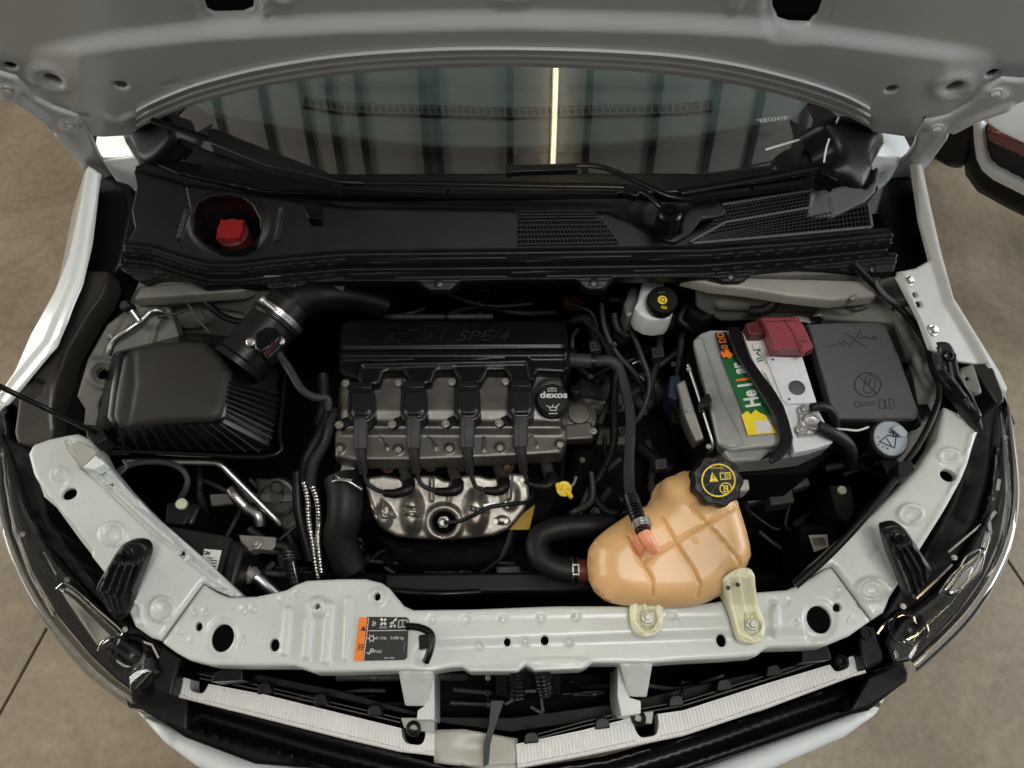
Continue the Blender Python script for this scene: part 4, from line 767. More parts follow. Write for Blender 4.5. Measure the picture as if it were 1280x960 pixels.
th=lathe('thermostat_housing',[(.036,-.05),(.036,-.01),(.033,0),(.020,.004),(.019,.010),(.008,.011)],P(723,520,.80),M['cast'],eng,n=28)
prism('housing_flange',[(706,530),(740,526),(742,548),(706,550)],.815,.79,M['cast'],th,bv=.004); lathe('housing_port',[(.010,0),(.011,.02),(.009,.022)],P(719,497,.81),M['rubber'],th,ax=(0,.4,.9),n=14)
bolt('housing_bolt',742,539,.815,.0065,M['steel'],th)
# heat shield with sensor well
SF=F3((460,600,.800),(660,598,.800),(555,668,.765))
hs=relief('exhaust_heat_shield',[(456,604),(460,596),(478,594),(498,597),(508,603),(514,597),(526,594),(545,595),(554,600),(562,601),(572,596),(582,593),(598,594),(612,598),(625,596),(636,591),(655,592),(661,600),(662,622),(656,638),(645,652),(636,662),(616,670),(590,673),(560,675),(520,674),(495,671),(478,662),(466,648),(462,630)],M['shield'],eng,holes=[ell(555,653,15,14)],fr=SF,res=.0026,er=.006,hr=.006,
  fs=[('g',555,653,20,19,.008,8),('b',516,640,17,34,.022,.7),('b',595,640,18,34,.020,.7),('b',480,645,14,20,.010,.7),('b',638,620,14,22,.010,.7),('l',[(504,633),(527,636)],2.4,.006),('l',[(504,640),(527,643)],2.4,.006),('l',[(588,634),(610,640)],2.4,.006),('l',[(540,600),(540,625)],3,.005),('l',[(638,594),(636,622)],3,.007),('l',[(458,610),(470,648)],3,.006),('l',[(478,625),(494,645),(480,645),(478,625)],2,.004),('l',[(566,600),(560,628)],3,-.004),('b',628,650,10,6,.006,.5)],thick=.03)
lathe('shield_well',[(.020,-.03),(.019,0),(.018,.0),(.015,-.028)],SF.hit(555,653),M['deep'],hs,ax=SF.n)
lathe('oxygen_sensor',[(.011,-.025),(.011,-.006),(.008,-.005),(.008,.008),(.005,.010)],SF.hit(554,653),M['steel'],hs,ax=SF.n,n=6)
tube('sensor_cable',[(556,653,.79),(572,652,.805),(590,645,.82),(612,634,.825),(640,630,.825),(662,626,.81),(668,610,.80)],.0036,M['black'],eng)
for x,y in ((619,652),(632,651),(465,602),(653,600),(522,602)): bolt('shield_bolt',SF.up(.004).hit(x,y),0,0,.005,M['steel'],hs,ax=SF.n)
strokes('shield_clip',SF.up(.03),[[(605,632),(618,629)],[(632,628),(634,634)]],3,M['steel'],hs,th=.004)
relief('exhaust_lower_shield',[(470,668),(500,676),(560,680),(620,674),(648,660),(640,690),(600,704),(540,706),(495,698)],M['deep'],eng,fr=.70,er=.01,thick=.04,fs=[('l',[(490,688),(560,694),(630,684)],6,.01)])
dp=lathe('dipstick_ring',[(.0125,-.003),(.0135,0),(.0125,.004),(.004,.005)],P(705,611,.85),M['ylw'],eng,ax=(.1,-.4,1),n=20)
prism('dipstick_handle',[(694,604),(698,602),(706,606),(702,613),(697,611)],.858,.846,M['ylw'],dp,bv=.002); prism('dipstick_handle',[(706,612),(711,609),(715,616),(717,621),(713,622)],.858,.846,M['ylw'],dp,bv=.002)
prism('sump_plate',[(636,662),(662,662),(669,630),(655,640)],.75,.745,M['amberm'],eng)
prism('lifting_bracket',[(424,592),(428,578),(440,574),(462,576),(463,582),(446,584),(436,590),(432,602),(424,606)],.81,.805,M['silver'],eng)
for q,z in (([(470,690),(500,684),(540,690),(560,700),(540,712),(480,708)],.62),([(600,690),(640,680),(660,700),(650,712),(610,712)],.60)): prism('belt_cover',q,z,z-.1,M['deep'],eng,bv=.01)
# ================================================================ AIR FILTER BOX
ab=thing('air_filter_box','large dark rectangular air filter box with ribbed skirt at left of the engine','air filter',(-.45,.62,.84))
AT=F3((160,430,.955),(280,440,.955),(160,525,.940))
lid=relief('filter_lid',[(152,444),(164,434),(190,427),(240,424),(256,426),(272,440),(288,462),(284,490),(279,516),(268,525),(240,526),(200,528),(160,535),(143,532),(138,520),(142,490)],M['grain'],ab,fr=AT,res=.005,er=.012,thick=.004,fs=[('l',[(166,440),(168,480),(158,528)],6,-.002),('b',215,480,90,70,.006,1)])
prism('filter_skirt',[(148,440,.945),(240,426,.945),(262,430,.945),(286,463,.945),(280,520,.94),(268,529,.932),(205,531,.932),(143,534,.932),(136,520,.94),(141,480,.945)],0,0,M['blackg'],ab,bottom=[(132,440,.85),(240,415,.85),(290,420,.85),(354,462,.85),(349,530,.85),(340,566,.85),(235,564,.85),(138,560,.85),(116,535,.85),(124,470,.85)],bv=.008)
for i in range(8):
    t=i/7; tube('skirt_rib',[(285-.3*i,478+5.6*i,.944),(350-1.5*i,492+8*i,.868)],.0022,M['black'],ab,n=6)
for i in range(11):
    t=i/10; tube('skirt_rib',[(150+12.5*i,534-.4*i,.938),(156+16.8*i,562+.3*i,.866)],.0018,M['black'],ab,n=6)
tube('clamp_rail',[(138,562,.86),(235,567,.86),(342,569,.86),(350,535,.86),(357,462,.86)],.004,M['blackg'],ab)
tube('clamp_spring_edge',[(196,568,.85),(232,570,.85),(264,571,.85)],.0012,M['silver'],ab)
a1,a2=P(302,452,.93),P(352,392,.945); ax=(a2-a1).normalized()
duct=lathe('airflow_duct',[(.047,-.010),(.047,0),(.044,.004),(.043,.085),(.046,.088),(.046,.096),(.040,.097),(.038,.13)],a1,M['black'],ab,ax=ax,n=36)
cp=a1+ax*.100
lathe('hose_clamp',[(.0425,-.006),(.0455,-.005),(.0455,.006),(.0425,.007)],cp,M['alu'],duct,ax=ax,n=40)
k=FR(cp,ax); camdir=(CAM-cp); camdir-=ax*camdir.dot(ax); camdir.normalize(); side=ax.cross(camdir)
sp=cp+camdir*.040-side*.026
lathe('clamp_screw',[(.004,-.012),(.004,.008),(.007,.009),(.007,.015),(.002,.016)],sp+ax*0,M['steel'],duct,ax=-side,n=8)
for i in range(9): 
    t=-.5+i*.14; d=camdir*math.cos(t)+side*math.sin(t); lathe('clamp_slot',[(.0012,-.001),(.0012,.0004)],cp+d*.0455,M['rubber'],duct,ax=d,n=6)
mf=prism('airflow_sensor',[(318,416),(334,407),(346,410),(350,420),(338,434),(326,441),(317,434)],1.0,.965,M['blackg'],duct,bv=.004)
prism('sensor_connector',[(326,438),(342,424),(352,430),(336,448)],.998,.97,M['black'],mf,bv=.003)
for i in range(6): strokes('connector_pin',HZ(1.0),[[(333+2.6*i,446-3*i),(331+2.6*i,441-3*i)]],1.4,M['redd'],mf,th=.003)
for x,y in ((313,427),(350,426)): lathe('sensor_screw',[(.0075,-.01),(.0075,0),(.0055,.001),(.005,-.002),(.001,-.002)],P(x,y,.99),M['alu'],duct,ax=(0,-.3,1),n=18)
tag(tube('sensor_cable',[(346,440,.985),(362,462,.965),(376,485,.94),(392,496,.92),(408,498,.90),(411,512,.88)],.0058,M['rubberg'],n=12,cor=.22,pitch=.0035),'grey corrugated cable sleeve curving down from the airflow sensor connector','cable')
tag(tube('intake_hose',[(356,387,.945),(374,374,.945),(396,368,.935),(425,368,.91),(455,374,.875),(480,382,.85)],lambda t:.036-.008*t,M['hoseblack'],n=24,sub=12),'fat black rubber intake hose bending from the clamp towards the manifold','hose')
# ================================================================ BATTERY
bt=thing('car_battery','pale translucent car battery with green label, black strap and red terminal cover','battery',(.36,.57,.72))
BZ=.925
prism('battery_case',[(866,426,.905),(876,417,.915),(888,413,BZ),(928,413,BZ),(960,470,BZ),(992,548,BZ),(985,556,BZ),(940,560,.92),(915,563,.915),(898,556,.905)],0,0,M['batt'],bt,bottom=[(866,434,.84),(876,425,.84),(888,421,.84),(925,421,.84),(960,478,.84),(990,556,.84),(985,572,.84),(940,574,.84),(912,576,.84),(896,566,.84)],bv=.004)
prism('battery_tray',[(858,440),(930,425),(1046,560),(1010,590),(905,596),(884,580)],.845,.70,M['deep'],bt,bv=.004)
prism('battery_case_rib',[(866,426,.915),(878,419,.918),(904,500,.918),(934,556,.918),(915,560,.917),(897,556,.912),(885,500,.915)],0,0,M['batt'],bt,bottom=[(866,426,.89),(878,419,.89),(904,500,.89),(934,556,.89),(915,560,.89),(897,556,.89),(885,500,.89)],bv=.005)
prism('battery_top',[(940,414),(975,412),(1003,445),(1021,502),(1024,513),(1036,537),(1042,553),(1020,560),(994,566),(990,548),(960,470),(938,428)],.932,.91,M['battop'],bt,bv=.002)
prism('battery_front_case',[(905,562),(990,556),(1042,553),(1010,568),(960,574),(915,577)],.905,.85,M['batt'],bt,bv=.004)
TP=HZ(.9335); prism('battery_lid_plate',[(957,446),(1003,446),(1021,503),(985,505),(978,500)],.9375,.93,M['battop'],bt,bv=.0015)
lathe('battery_state_eye',[(.0135,-.002),(.0135,.002),(.011,.003),(.0105,.0015),(.006,.002),(.002,.0025)],P(996,485,.938),M['grey'],bt,n=24)
for x,y in ((966,449.5),(986.5,499)): lathe('lid_pin',[(.0018,0),(.0018,.0008)],P(x,y,.938),M['rubber'],bt,n=8)
LBF=HZ(.9262)
gl_=fplate('green_label',[(903,449),(920,445),(935,460),(951,487),(968,516),(955,520),(945,513),(939,517),(934,513),(930,519)],LBF,M['green'],bt,.0006,0)
fplate('black_label',[(894,416),(908,415),(917,440),(919,446),(903,449)],LBF,M['label'],bt,.0006,0)
fplate('orange_flash',[(900,439),(906,441),(908,437),(917,443),(913,448),(908,446),(904,447)],HZ(.9266),M['orange'],bt,.0006,0)
fplate('yellow_label',[(927,519),(934,513.5),(939,518),(944,512),(950,516),(957,519),(963,530),(972,541),(935,544)],HZ(.9266),M['yellow'],bt,.0006,0)
BL=HZ(.927)
text('battery_rating','60 DD',BL,904,428,.0165,109,M['orange'],bt,sx=.9)
text('battery_name','He',BL,939.5,498.5,.035,109,M['print'],bt,off=.0012,sx=.74); text('battery_name','l',BL,932,481.5,.035,109,M['print'],bt,off=.0012,sx=.8); text('battery_name','i',BL,929,474.5,.035,109,M['orange'],bt,off=.0012,sx=.8); text('battery_name','ar',BL,923.5,460.5,.035,109,M['print'],bt,off=.0012,sx=.74)
fplate('code_panel',[(943,526),(961,525.5),(966,540),(947,541)],BL,M['print'],bt,.0004,0)
fplate('white_label',[(929,417),(945,415),(956,444),(976,488),(988,520),(994,552),(984,532),(972,505),(956,475),(941,450),(934,432)],HZ(.9335),M['paper'],bt,.0006,0)
for q in ([(942,438),(950,437),(946,442),(951,445)],[(946,449),(953,447)],[(947,452),(954,450)]): strokes('label_mark',HZ(.9342),[q],1.6,M['green'],bt)
strokes('label_lines',HZ(.9342),[[(949,433),(958,455)],[(938,423),(943,421)],[(952,462),(962,480)],[(956,466),(965,484)],[(960,482),(970,500)],[(964,482),(973,498)],[(940,430),(942,437)]],.6,M['printdim'],bt)
stp=relief('hold_down_strap',[(911,408),(925,408),(931,426),(938,446),(954,468),(970,489),(980,506),(987,526),(992,546),(991,560),(977,573),(964,579),(961,569),(971,559),(976,548),(970,524),(958,503),(946,484),(934,465),(922,446),(915,428)],M['blackg'],bt,fr=.946,er=.003,res=.003,thick=.002)
prism('strap_leg',[(960,566,.93),(992,556,.93),(985,572,.88),(930,600,.78),(905,598,.78),(950,576,.90)],0,0,M['blackg'],bt,bottom=[(960,566,.925),(992,556,.925),(985,572,.875),(930,600,.775),(905,598,.775),(950,576,.895)],bv=0)
rc=prism('terminal_cover',[(951,397),(997,396),(1005,408),(1017,434),(1010,438),(982,437),(971,436),(962,415)],.975,.930,M['red'],bt,bv=.002,bottom=[(944,400),(996,405),(1006,415),(1014,442),(1004,447),(982,447),(962,446),(952,422)])
prism('cover_side_cap',[(932,404),(951,399),(958,416),(952,418),(938,418)],.955,.93,M['redd'],bt,bv=.002)
strokes('cover_seam',HZ(.9752),[[(980,400),(990,414),(999,436)],[(998,427),(1008,426)],[(955,402),(990,401)]],1.5,M['redd'],rc,h=.0004)
for q in ([(966,431),(975,433),(975,438),(966,436)],[(1002,431),(1012,434),(1008,440),(1001,437)],[(992,395),(1000,396),(1000,401),(994,401)]): prism('cover_tab',q,.978,.96,M['red'],rc,bv=.001)
bolt('terminal_bolt',1006,512,.945,.010,M['alu'],bt); bolt('terminal_bolt',1003,537,.945,.009,M['steel'],bt)
lathe('terminal_clamp',[(.0165,-.012),(.0165,.004),(.0145,.006),(.0105,.006),(.010,.004),(.009,.0035),(.002,.004)],P(1014,529,.945),M['alu'],bt,n=24)
prism('clamp_arm',[(1000,518),(1012,514),(1020,520),(1008,526)],.946,.936,M['alu'],bt); prism('clamp_arm',[(998,532),(1010,538),(1024,536),(1020,543),(1000,544)],.944,.934,M['alu'],bt)
tag(tube('battery_cable',[(1014,510,.95),(1026,508,.95),(1038,513,.94),(1044,526,.92),(1045,545,.88)],.0075,M['rubber']),'thinner black cable hooking over from the small battery terminal bolt','cable')
tag(tube('battery_cable',[(1022,533,.95),(1038,541,.945),(1054,550,.93),(1063,563,.90),(1062,580,.84)],.0105,M['rubber'],n=14),'thick black cable leaving the round battery clamp towards the washer cap','cable')
tag(tube('ground_wire',[(1045,536,.91),(1058,537,.915),(1072,538,.91),(1085,534,.90)],.002,M['print']),'thin pale wire lying between battery and washer cap','wire')
ec=thing('control_unit','silver ribbed engine control unit mounted upright beside the battery','control unit',(.27,.57,.74))
prism('unit_body',[(846,480,.88),(856,474,.89),(864,500,.89),(880,548,.89),(870,553,.88),(856,520,.88)],0,0,M['silver'],ec,bottom=[(838,486,.74),(856,490,.74),(868,520,.74),(880,560,.74),(866,566,.74),(850,530,.74)],bv=.003)
tube('unit_bracket_wire',[(860,456,.91),(872,492,.905),(884,530,.90),(891,556,.89),(886,566,.87)],.0024,M['alu'],ec); bolt('unit_bolt',861,461,.912,.0045,M['steel'],ec); bolt('unit_bolt',886,558,.90,.0045,M['steel'],ec); bolt('unit_bolt',860,512,.895,.0035,M['steel'],ec)
prism('unit_connector',[(876,498),(886,490),(891,500),(888,507),(878,510)],.925,.90,M['black'],ec,bv=.003)
prism('unit_side_plug',[(838,470),(850,468),(852,484),(846,500),(836,496)],.86,.80,mat('blue_plug',(.006,.014,.035),.5),ec)
# ================================================================ FUSE BOX
fbx=thing('fuse_box','flat dark grey fuse box with warning symbols moulded on its lid','fuse box',(.52,.60,.78))
FBL=F3((1011,405,.935),(1101,402,.935),(1148,522,.905))
fl_=relief('fuse_box_lid',[(1010,405),(1060,402.5),(1100,402),(1108,408),(1124,445),(1140,490),(1150,518),(1147,523),(1100,524),(1046,524),(1042,518),(1026,462)],M['grey'],fbx,fr=FBL,res=.008,er=.003,thick=.018)
prism('fuse_box_base',[(1016,412),(1106,408),(1150,520),(1152,532),(1130,530),(1050,532)],.88,.74,M['deep'],fbx)
for q in ([(1140,506),(1160,504),(1166,518),(1150,526)],[(1012,396),(1026,394),(1030,401),(1016,404)]): prism('lid_latch',q,.905,.88,M['blackg'],fbx,bv=.002)
Sy=FBL
def st(nm,l,wd): strokes(nm,Sy,l,wd,M['ink'],fl_,h=.0004,th=.0006)
st('cross_symbol',[[(1056,416),(1082,434)],[(1076,414),(1061,434)]],1.5)
for l_ in ([[(1034,434),(1046,431),(1053,428)],[(1050,430),(1056,426),(1058,430),(1052,432)]],[[(1074,423),(1082,421),(1088,424),(1095,421)],circ(1093,423,2.4,2,10)]): st('jump_lead_symbol',l_,1.3)
st('prohibition_circle',[circ(1084.5,481,16.5,15,30),[(1073,470),(1096,492)]],1.6)
st('battery_symbol',[[(1079,489),(1082,471),(1088,468),(1095,474),(1092,487),(1086,492),(1079,489)],[(1084,478),(1089,476)],[(1086,483),(1088,473)]],1.3)
st('wrench_symbol',[[(1075,504),(1094,503)],[(1094,506),(1075,507)],circ(1072,505.5,4,3.6,10)],1.2)
st('book_symbol',[[(1098,500),(1099,510),(1106,511),(1105,500),(1098,500)],[(1106,500),(1108,511)],[(1111,499),(1112,511),(1117,510)],[(1111,499),(1116,499),(1118,507)]],1.2)
wc=thing('washer_fluid_cap','round pale blue grey washer fluid cap beside the fuse box, on a black neck','washer tank',(.54,.50,.80))
WO=P(1112,548,.875); WA=(.10,-.30,1)
lathe('tank_neck',[(.030,-.08),(.030,-.012),(.036,-.010),(.036,0),(.034,.004),(.020,.004)],WO-Vector(WA).normalized()*.004,M['black'],wc,ax=WA,n=32)
wd_=lathe('cap_disc',[(.030,0),(.0305,.003),(.029,.005),(.003,.0053)],WO,M['bluegrey'],wc,ax=WA,n=40)
prism('cap_tab',[(1115,536,.90),(1120,531,.90),(1127,532,.90),(1135,541,.895),(1132,546,.89),(1126,546,.89)],0,0,M['bluegrey'],wd_,bottom=[(1115,536,.895),(1120,531,.895),(1127,532,.895),(1135,541,.89),(1132,546,.885),(1126,546,.885)],bv=.001)
WFr=FR(WO+Vector(WA).normalized()*.0053,WA)
strokes('washer_symbol',WFr,[[(1099,552),(1110,544),(1120,546),(1118,560),(1099,552)],[(1108,548),(1114,557)],[(1112,541),(1117,539),(1116,546),(1121,545)]],1.4,M['ink'],wd_)
strokes('spray_dots',WFr,[[(1097,546),(1098,547)],[(1098,555),(1099,556)],[(1103,558),(1104,559)],[(1108,560),(1110,561)],[(1120,539),(1123,545)]],1.5,M['ink'],wd_)
# ================================================================ COOLANT TANK
ct=thing('coolant_tank','swollen amber plastic coolant tank with black lobed cap in front of the battery','coolant tank',(.25,.33,.80))
TF=F3((750,690,.905),(930,680,.905),(850,600,.925))
to=[(741,700),(743,682),(754,666),(775,650),(797,636),(815,628),(824,618),(828,606),(834,596),(848,590),(864,585),(885,590),(908,606),(924,618),(932,636),(940,662),(945,685),(943,700),(936,712),(926,722),(916,736),(900,748),(880,756),(862,760),(820,760),(785,757),(765,751),(750,738),(743,722)]
def tankh(X,Y):
    d=poly_d(X,Y,to,True); return .045*(np.sqrt(np.clip(1-(1-np.clip(d/34,0,1))**2,0,1))-1)+.012
tk=relief('tank_upper',to,M['tank'],ct,fr=TF,res=.0032,er=.0,thick=.05,smooth=4,ang=60,
  fs=[tankh,('l',[(805,702),(842,678),(882,655),(918,634)],3,-.0045),('l',[(826,645),(842,678),(862,708),(874,730),(872,745)],3,-.0045),('l',[(785,672),(800,700),(814,725),(816,745)],3,-.0045),('l',[(862,635),(882,655),(904,680),(926,706)],3,-.0045),
   ('b',842,677,4,4,.003,1),('b',880,652,4,4,.003,1),('b',866,677,4,4,.003,1),('b',918,722,26,24,-.010,.9),('b',806,690,16,22,-.006,.8),('b',880,612,40,34,.014,.8)])
CO=P(892,603,.955); CA=Vector((.05,-.22,1)).normalized()
lathe('filler_neck',[(.030,-.05),(.029,0)],CO,M['tank'],ct,ax=CA)
gear=lambda t,h:1+(.045*math.cos(9*t) if h>.001 else 0)
cc=lathe('coolant_cap',[(.036,-.002),(.0385,0),(.0385,.018),(.0355,.023),(.030,.0235),(.0285,.0225),(.003,.0225)],CO,M['black'],ct,ax=CA,n=90,gear=lambda t,h:1+(.05*math.cos(9*t) if h<.0233 else 0))
CFr=FR(CO+CA*.0226,CA)
ccx,ccy=proj([tuple(CO+CA*.0226)]); ccx=float(ccx[0]); ccy=float(ccy[0]); dx,dy=ccx-892,ccy-599
Q=lambda l:[[(x+dx,y+dy) for x,y in s] for s in l]
strokes('yellow_ring',CFr,Q([circ(892,599,20.5,20,36)]),1.6,M['yellow'],cc)
fplate('yellow_triangle',Q([[(884,589),(892,600),(881,601)]])[0],CFr.up(.0006),M['yellow'],cc,.0004,0)
strokes('triangle_mark',CFr,Q([[(885,592.5),(885.6,597)],[(885.9,599),(886,599.6)]]),1.1,M['ink'],cc,h=.0009)
strokes('book_symbol',CFr,Q([[(894,590),(900,590),(906,589),(907,597),(901,597.5),(895,598),(894,590)],[(900,590),(901,597.5)],[(902.5,592),(904.5,592)],[(902.5,594.5),(904.5,594.5)]]),1.0,M['yellow'],cc)
strokes('no_open_symbol',CFr,Q([circ(901,609,7.2,6.6,24),[(896,604),(906,614)],[(899,606),(903,606),(904,613),(899,613),(899,606)],[(899,609),(904,609)]]),1.1,M['yellow'],cc)
text('cap_word','DEX-COOL',CFr,889+dx,583.5+dy,.0042,0,M['yellow'],cc)
for q,b in (([(790,748),(803,744),(818,744),(828,748),(829,766),(828,784),(820,793),(808,796),(796,791),(790,780),(788,764)],(809.5,772)),([(897,731),(905,722),(918,716),(932,718),(940,738),(952,764),(957,782),(955,796),(947,803),(936,804),(925,798),(920,786),(914,765),(906,748)],(940.5,781))):
    br=relief('tank_bracket',q,M['neck'],ct,fr=.872,er=.0025,thick=.014,res=.0022,smooth=3,fs=[lambda X,Y:np.clip((b[1]-24-Y),0,30)*.0011]+([('l',[(794,750),(794,780),(802,790)],3,.006),('l',[(805,748),(806,766)],3,.006),('l',[(822,750),(823,778),(816,788)],3,.006),('p',[(800,762),(818,762),(817,784),(810,787),(802,783)],2,-.006)] if b[0]<850 else [('l',[(902,730),(914,760),(924,792),(938,799)],3,.006),('l',[(914,724),(926,752),(936,772)],3,.006),('l',[(928,720),(942,752),(952,780),(950,794)],3,.006),('p',[(930,768),(944,766),(950,785),(942,794),(932,788)],2,-.006)]))
    prism('bracket_bolt_plate',[(b[0]-9,b[1]-7),(b[0]+9,b[1]-8),(b[0]+9,b[1]+8),(b[0],b[1]+12),(b[0]-8,b[1]+8)],.873,.86,M['neck'],br,bv=.002)
    bolt('bracket_bolt',b[0],b[1],.877,.0085,M['steel'],br)
for x,y in ((910,735),(922,731)): lathe('bracket_hole_plug',[(.0035,0),(.0035,.001)],P(x,y,.915),M['ink'],ct,n=10)
nz=tube('return_nozzle',[(804,664,.965),(812,678,.962),(819,688,.950)],lambda t:.0105-.002*t,M['coral'],ct,n=14); prism('nozzle_web',[(794,656),(802,664),(812,682),(806,688),(796,676)],.945,.90,M['coral'],ct,bv=.003)
# ================================================================ RESERVOIR, HOSES, PIPES
bf=thing('brake_fluid_reservoir','white brake fluid reservoir with black cap and yellow symbol, tucked under the cowl','brake reservoir',(.22,.80,.80))
relief('reservoir_body',[(803,352),(812,348),(830,350),(834,365),(842,372),(842,390),(836,396),(822,398),(810,396),(799,390),(794,382),(798,372)],M['white'],bf,fr=.90,res=.006,er=.010,thick=.05,fs=[('l',[(799,382),(812,392),(838,391)],5,-.004)])
prism('reservoir_tube',[(788,358),(800,356),(797,392),(784,396),(780,380)],.86,.80,M['silver'],bf,bv=.006)
bo=P(827,378,.915); ba=Vector((0,-.15,1)).normalized()
bc=lathe('reservoir_cap',[(.0265,-.012),(.0275,0),(.0275,.010),(.0255,.013),(.003,.0135)],bo,M['black'],bf,ax=ba,n=48,gear=lambda t,h:1+(.012*math.cos(20*t) if h<.011 else 0))
BF=FR(bo+ba*.0136,ba); lathe('yellow_disc',[(.0085,0),(.0085,.0006)],BF.hit(828,375),M['yellow'],bc,ax=ba,n=24)
strokes('cap_symbol',BF,[circ(828,375,2.8,2.6,12),[(829,377),(831,379)]],1,M['ink'],bc,h=.0014); strokes('cap_symbol_line',BF,[[(827,383),(833,384),(833,386),(827,385),(827,383)]],1,M['yellow'],bc); text('cap_word','DOT4',BF,827,366,.0045,0,M['printdim'],bc)
pc=lathe('fluid_cap',[(.026,-.03),(.026,0),(.023,.005),(.022,.003),(.003,.003)],P(877,388,.86),M['black'],n=28); tag(pc,'dim round black fluid cap between the white reservoir and the battery','fluid cap')
strokes('fluid_cap_bar',HZ(.865),[[(872,388),(885,388)]],1.5,M['rubberg'],pc)
rf=thing('cold_start_filler','red four lobed filler cap sunk in the oval well of the cowl','filler cap',(-.42,.92,.92))
ro=P(290,291,.955)
lathe('filler_neck',[(.030,-.04),(.030,-.002),(.026,0)],ro,M['redd'],rf,n=28)
rcp=lathe('filler_cap',[(.0235,0),(.024,.010),(.023,.012),(.003,.0125)],ro,M['capred'],rf,n=64,gear=lambda t,h:1+.30*max(0,math.cos(4*(t-.785)))**6*(1 if h<.0123 else 0))
tag(tube('coolant_return_hose',[(772,455,.86),(779,475,.86),(788,520,.87),(786,585,.90),(788,618,.93),(794,640,.955),(803,660,.968)],.0088,M['rubberg'],n=14),'long grey hose running down from the thermostat to the coolant tank nozzle','hose')
slv=thing('hose_spiral_guard','black and white spiral guard wrapped round the end of the hose at the tank nozzle','spiral guard',(.18,.33,.95))
tube('guard_sleeve',[(789,622,.945),(796,644,.962),(804,664,.972)],.0105,M['blackg'],slv,n=12,cor=.15,pitch=.006); tube('guard_clamp',[(801,652,.972),(804,660,.975)],.0122,M['alu'],slv,n=12,cor=.2,pitch=.004)
hs2=thing('bypass_hose','short ribbed grey hose stub between the manifold and the long hose','hose',(.12,.66,.85))
tube('hose_stub',[(712,450,.86),(730,451,.86),(744,452,.86)],.0135,M['rubberg'],hs2,n=16); tube('hose_elbow',[(744,452,.86),(762,451,.865),(772,458,.86)],.0105,M['rubberg'],hs2,n=14); lathe('hose_clip',[(.0145,-.004),(.0148,0),(.0145,.004)],P(741,452,.86),M['black'],hs2,ax=(1,0,0))
rh=thing('lower_radiator_hose','thick black looped radiator hose left of the amber tank','hose',(.06,.33,.74))
tube('hose_loop',[(764,656,.78),(735,657,.79),(700,660,.79),(676,670,.79),(672,688,.79),(684,704,.79),(705,712,.79),(722,713,.79)],.020,M['rubber'],rh,n=18); 
for dx_ in (-3.5,3.5): lathe('hose_clamp',[(.0215,-.0015),(.0225,0),(.0215,.0015)],P(719+dx_,713,.79),M['alu'],rh,ax=(1,0,0),n=26)
strokes('clamp_tongue',HZ(.813),[[(716,706),(724,706)],[(716,718),(724,718)]],1.5,M['alu'],rh)
tube('hose_connector',[(724,713,.79),(748,714,.79)],.019,mat('red_brown_connector',(.20,.03,.015),.5),rh,n=18)
uh=thing('upper_radiator_hose','fat black radiator hose standing at the left front corner of the engine','hose',(-.22,.40,.74))
tube('hose_body',[(428,598,.80),(432,618,.80),(431,645,.79),(426,668,.77),(430,690,.75),(440,712,.73)],lambda t:.032-.004*t,M['rubber'],uh,n=24)
tube('spring_clamp',[(416,602,.835),(424,600,.84),(436,602,.84),(446,608,.835),(452,612,.83)],.0028,M['alu'],uh); tube('spring_clamp',[(420,594,.835),(426,598,.84),(440,600,.84)],.0022,M['alu'],uh)
for i in range(5): prism('hose_bracket_tooth',[(438,672+9*i),(452,672+9*i),(453,676+9*i),(438,676+9*i)],.73,.70,M['rubberg'],uh,bv=.001)
wh=thing('wiring_harness','bundle of black corrugated wiring sleeves running down left of the engine','wiring harness',(-.28,.5,.78))
for q,r,mm,cor in (([(413,500,.88),(408,520,.86),(398,545,.84),(382,575,.80),(378,600,.78)],.0075,'rubber',.2),([(416,510,.86),(412,530,.85),(404,555,.82),(392,580,.80),(388,605,.78)],.009,'rubberg',.18),([(404,470,.86),(405,500,.86),(400,530,.83)],.010,'rubber',.1)):
    tube('corrugated_sleeve',q,r,M[mm],wh,cor=cor,pitch=.004,n=12)
for q,r in (([(380,600,.78),(385,625,.76),(386,650,.74),(391,680,.72),(396,715,.70),(400,724,.70)],.0048),([(390,605,.78),(397,625,.76),(399,650,.74),(398,680,.73),(402,715,.71)],.0055)):
    tube('foil_sleeve',q,r,M['foil'],wh,cor=.25,pitch=.006,n=10)
tube('harness_trunk',[(372,590,.76),(374,640,.74),(388,700,.70)],.010,M['black'],wh)
ap=thing('air_conditioning_pipes','bare aluminium air conditioning pipes with block fitting below the air filter box','pipe',(-.36,.38,.72))
tube('long_pipe',[(160,577,.80),(200,577,.80),(260,578,.80),(276,581,.80),(290,594,.79),(316,620,.77),(342,646,.75),(350,655,.74)],.0062,M['alu'],ap,n=14)
tube('bent_pipe',[(290,612,.76),(296,622,.76),(308,634,.75),(322,644,.75),(325,656,.74)],.0105,M['alu'],ap,n=16)
prism('block_fitting',[(298,668),(345,671),(344,683),(338,688),(322,686),(308,690),(300,676)],.77,.74,M['silver'],ap,bv=.002)
lathe('fitting_bolt',[(.011,0),(.011,.003),(.007,.004),(.007,.010),(.004,.011)],P(321,680,.772),M['silver'],ap,n=6)
tube('lower_pipe',[(306,688,.76),(304,702,.755),(312,716,.75),(322,722,.745),(334,733,.735),(348,746,.72)],.0105,M['alu'],ap,n=16); lathe('pipe_collar',[(.013,-.008),(.0145,-.006),(.0145,.006),(.013,.008)],P(315,719,.75),M['silver'],ap,ax=(.6,-.6,-.1))
tube('spring_line',[(345,681,.76),(356,684,.755),(361,692,.75),(364,706,.74),(366,720,.73),(370,735,.72)],.009,M['rubber'],ap,cor=.12,pitch=.008); 
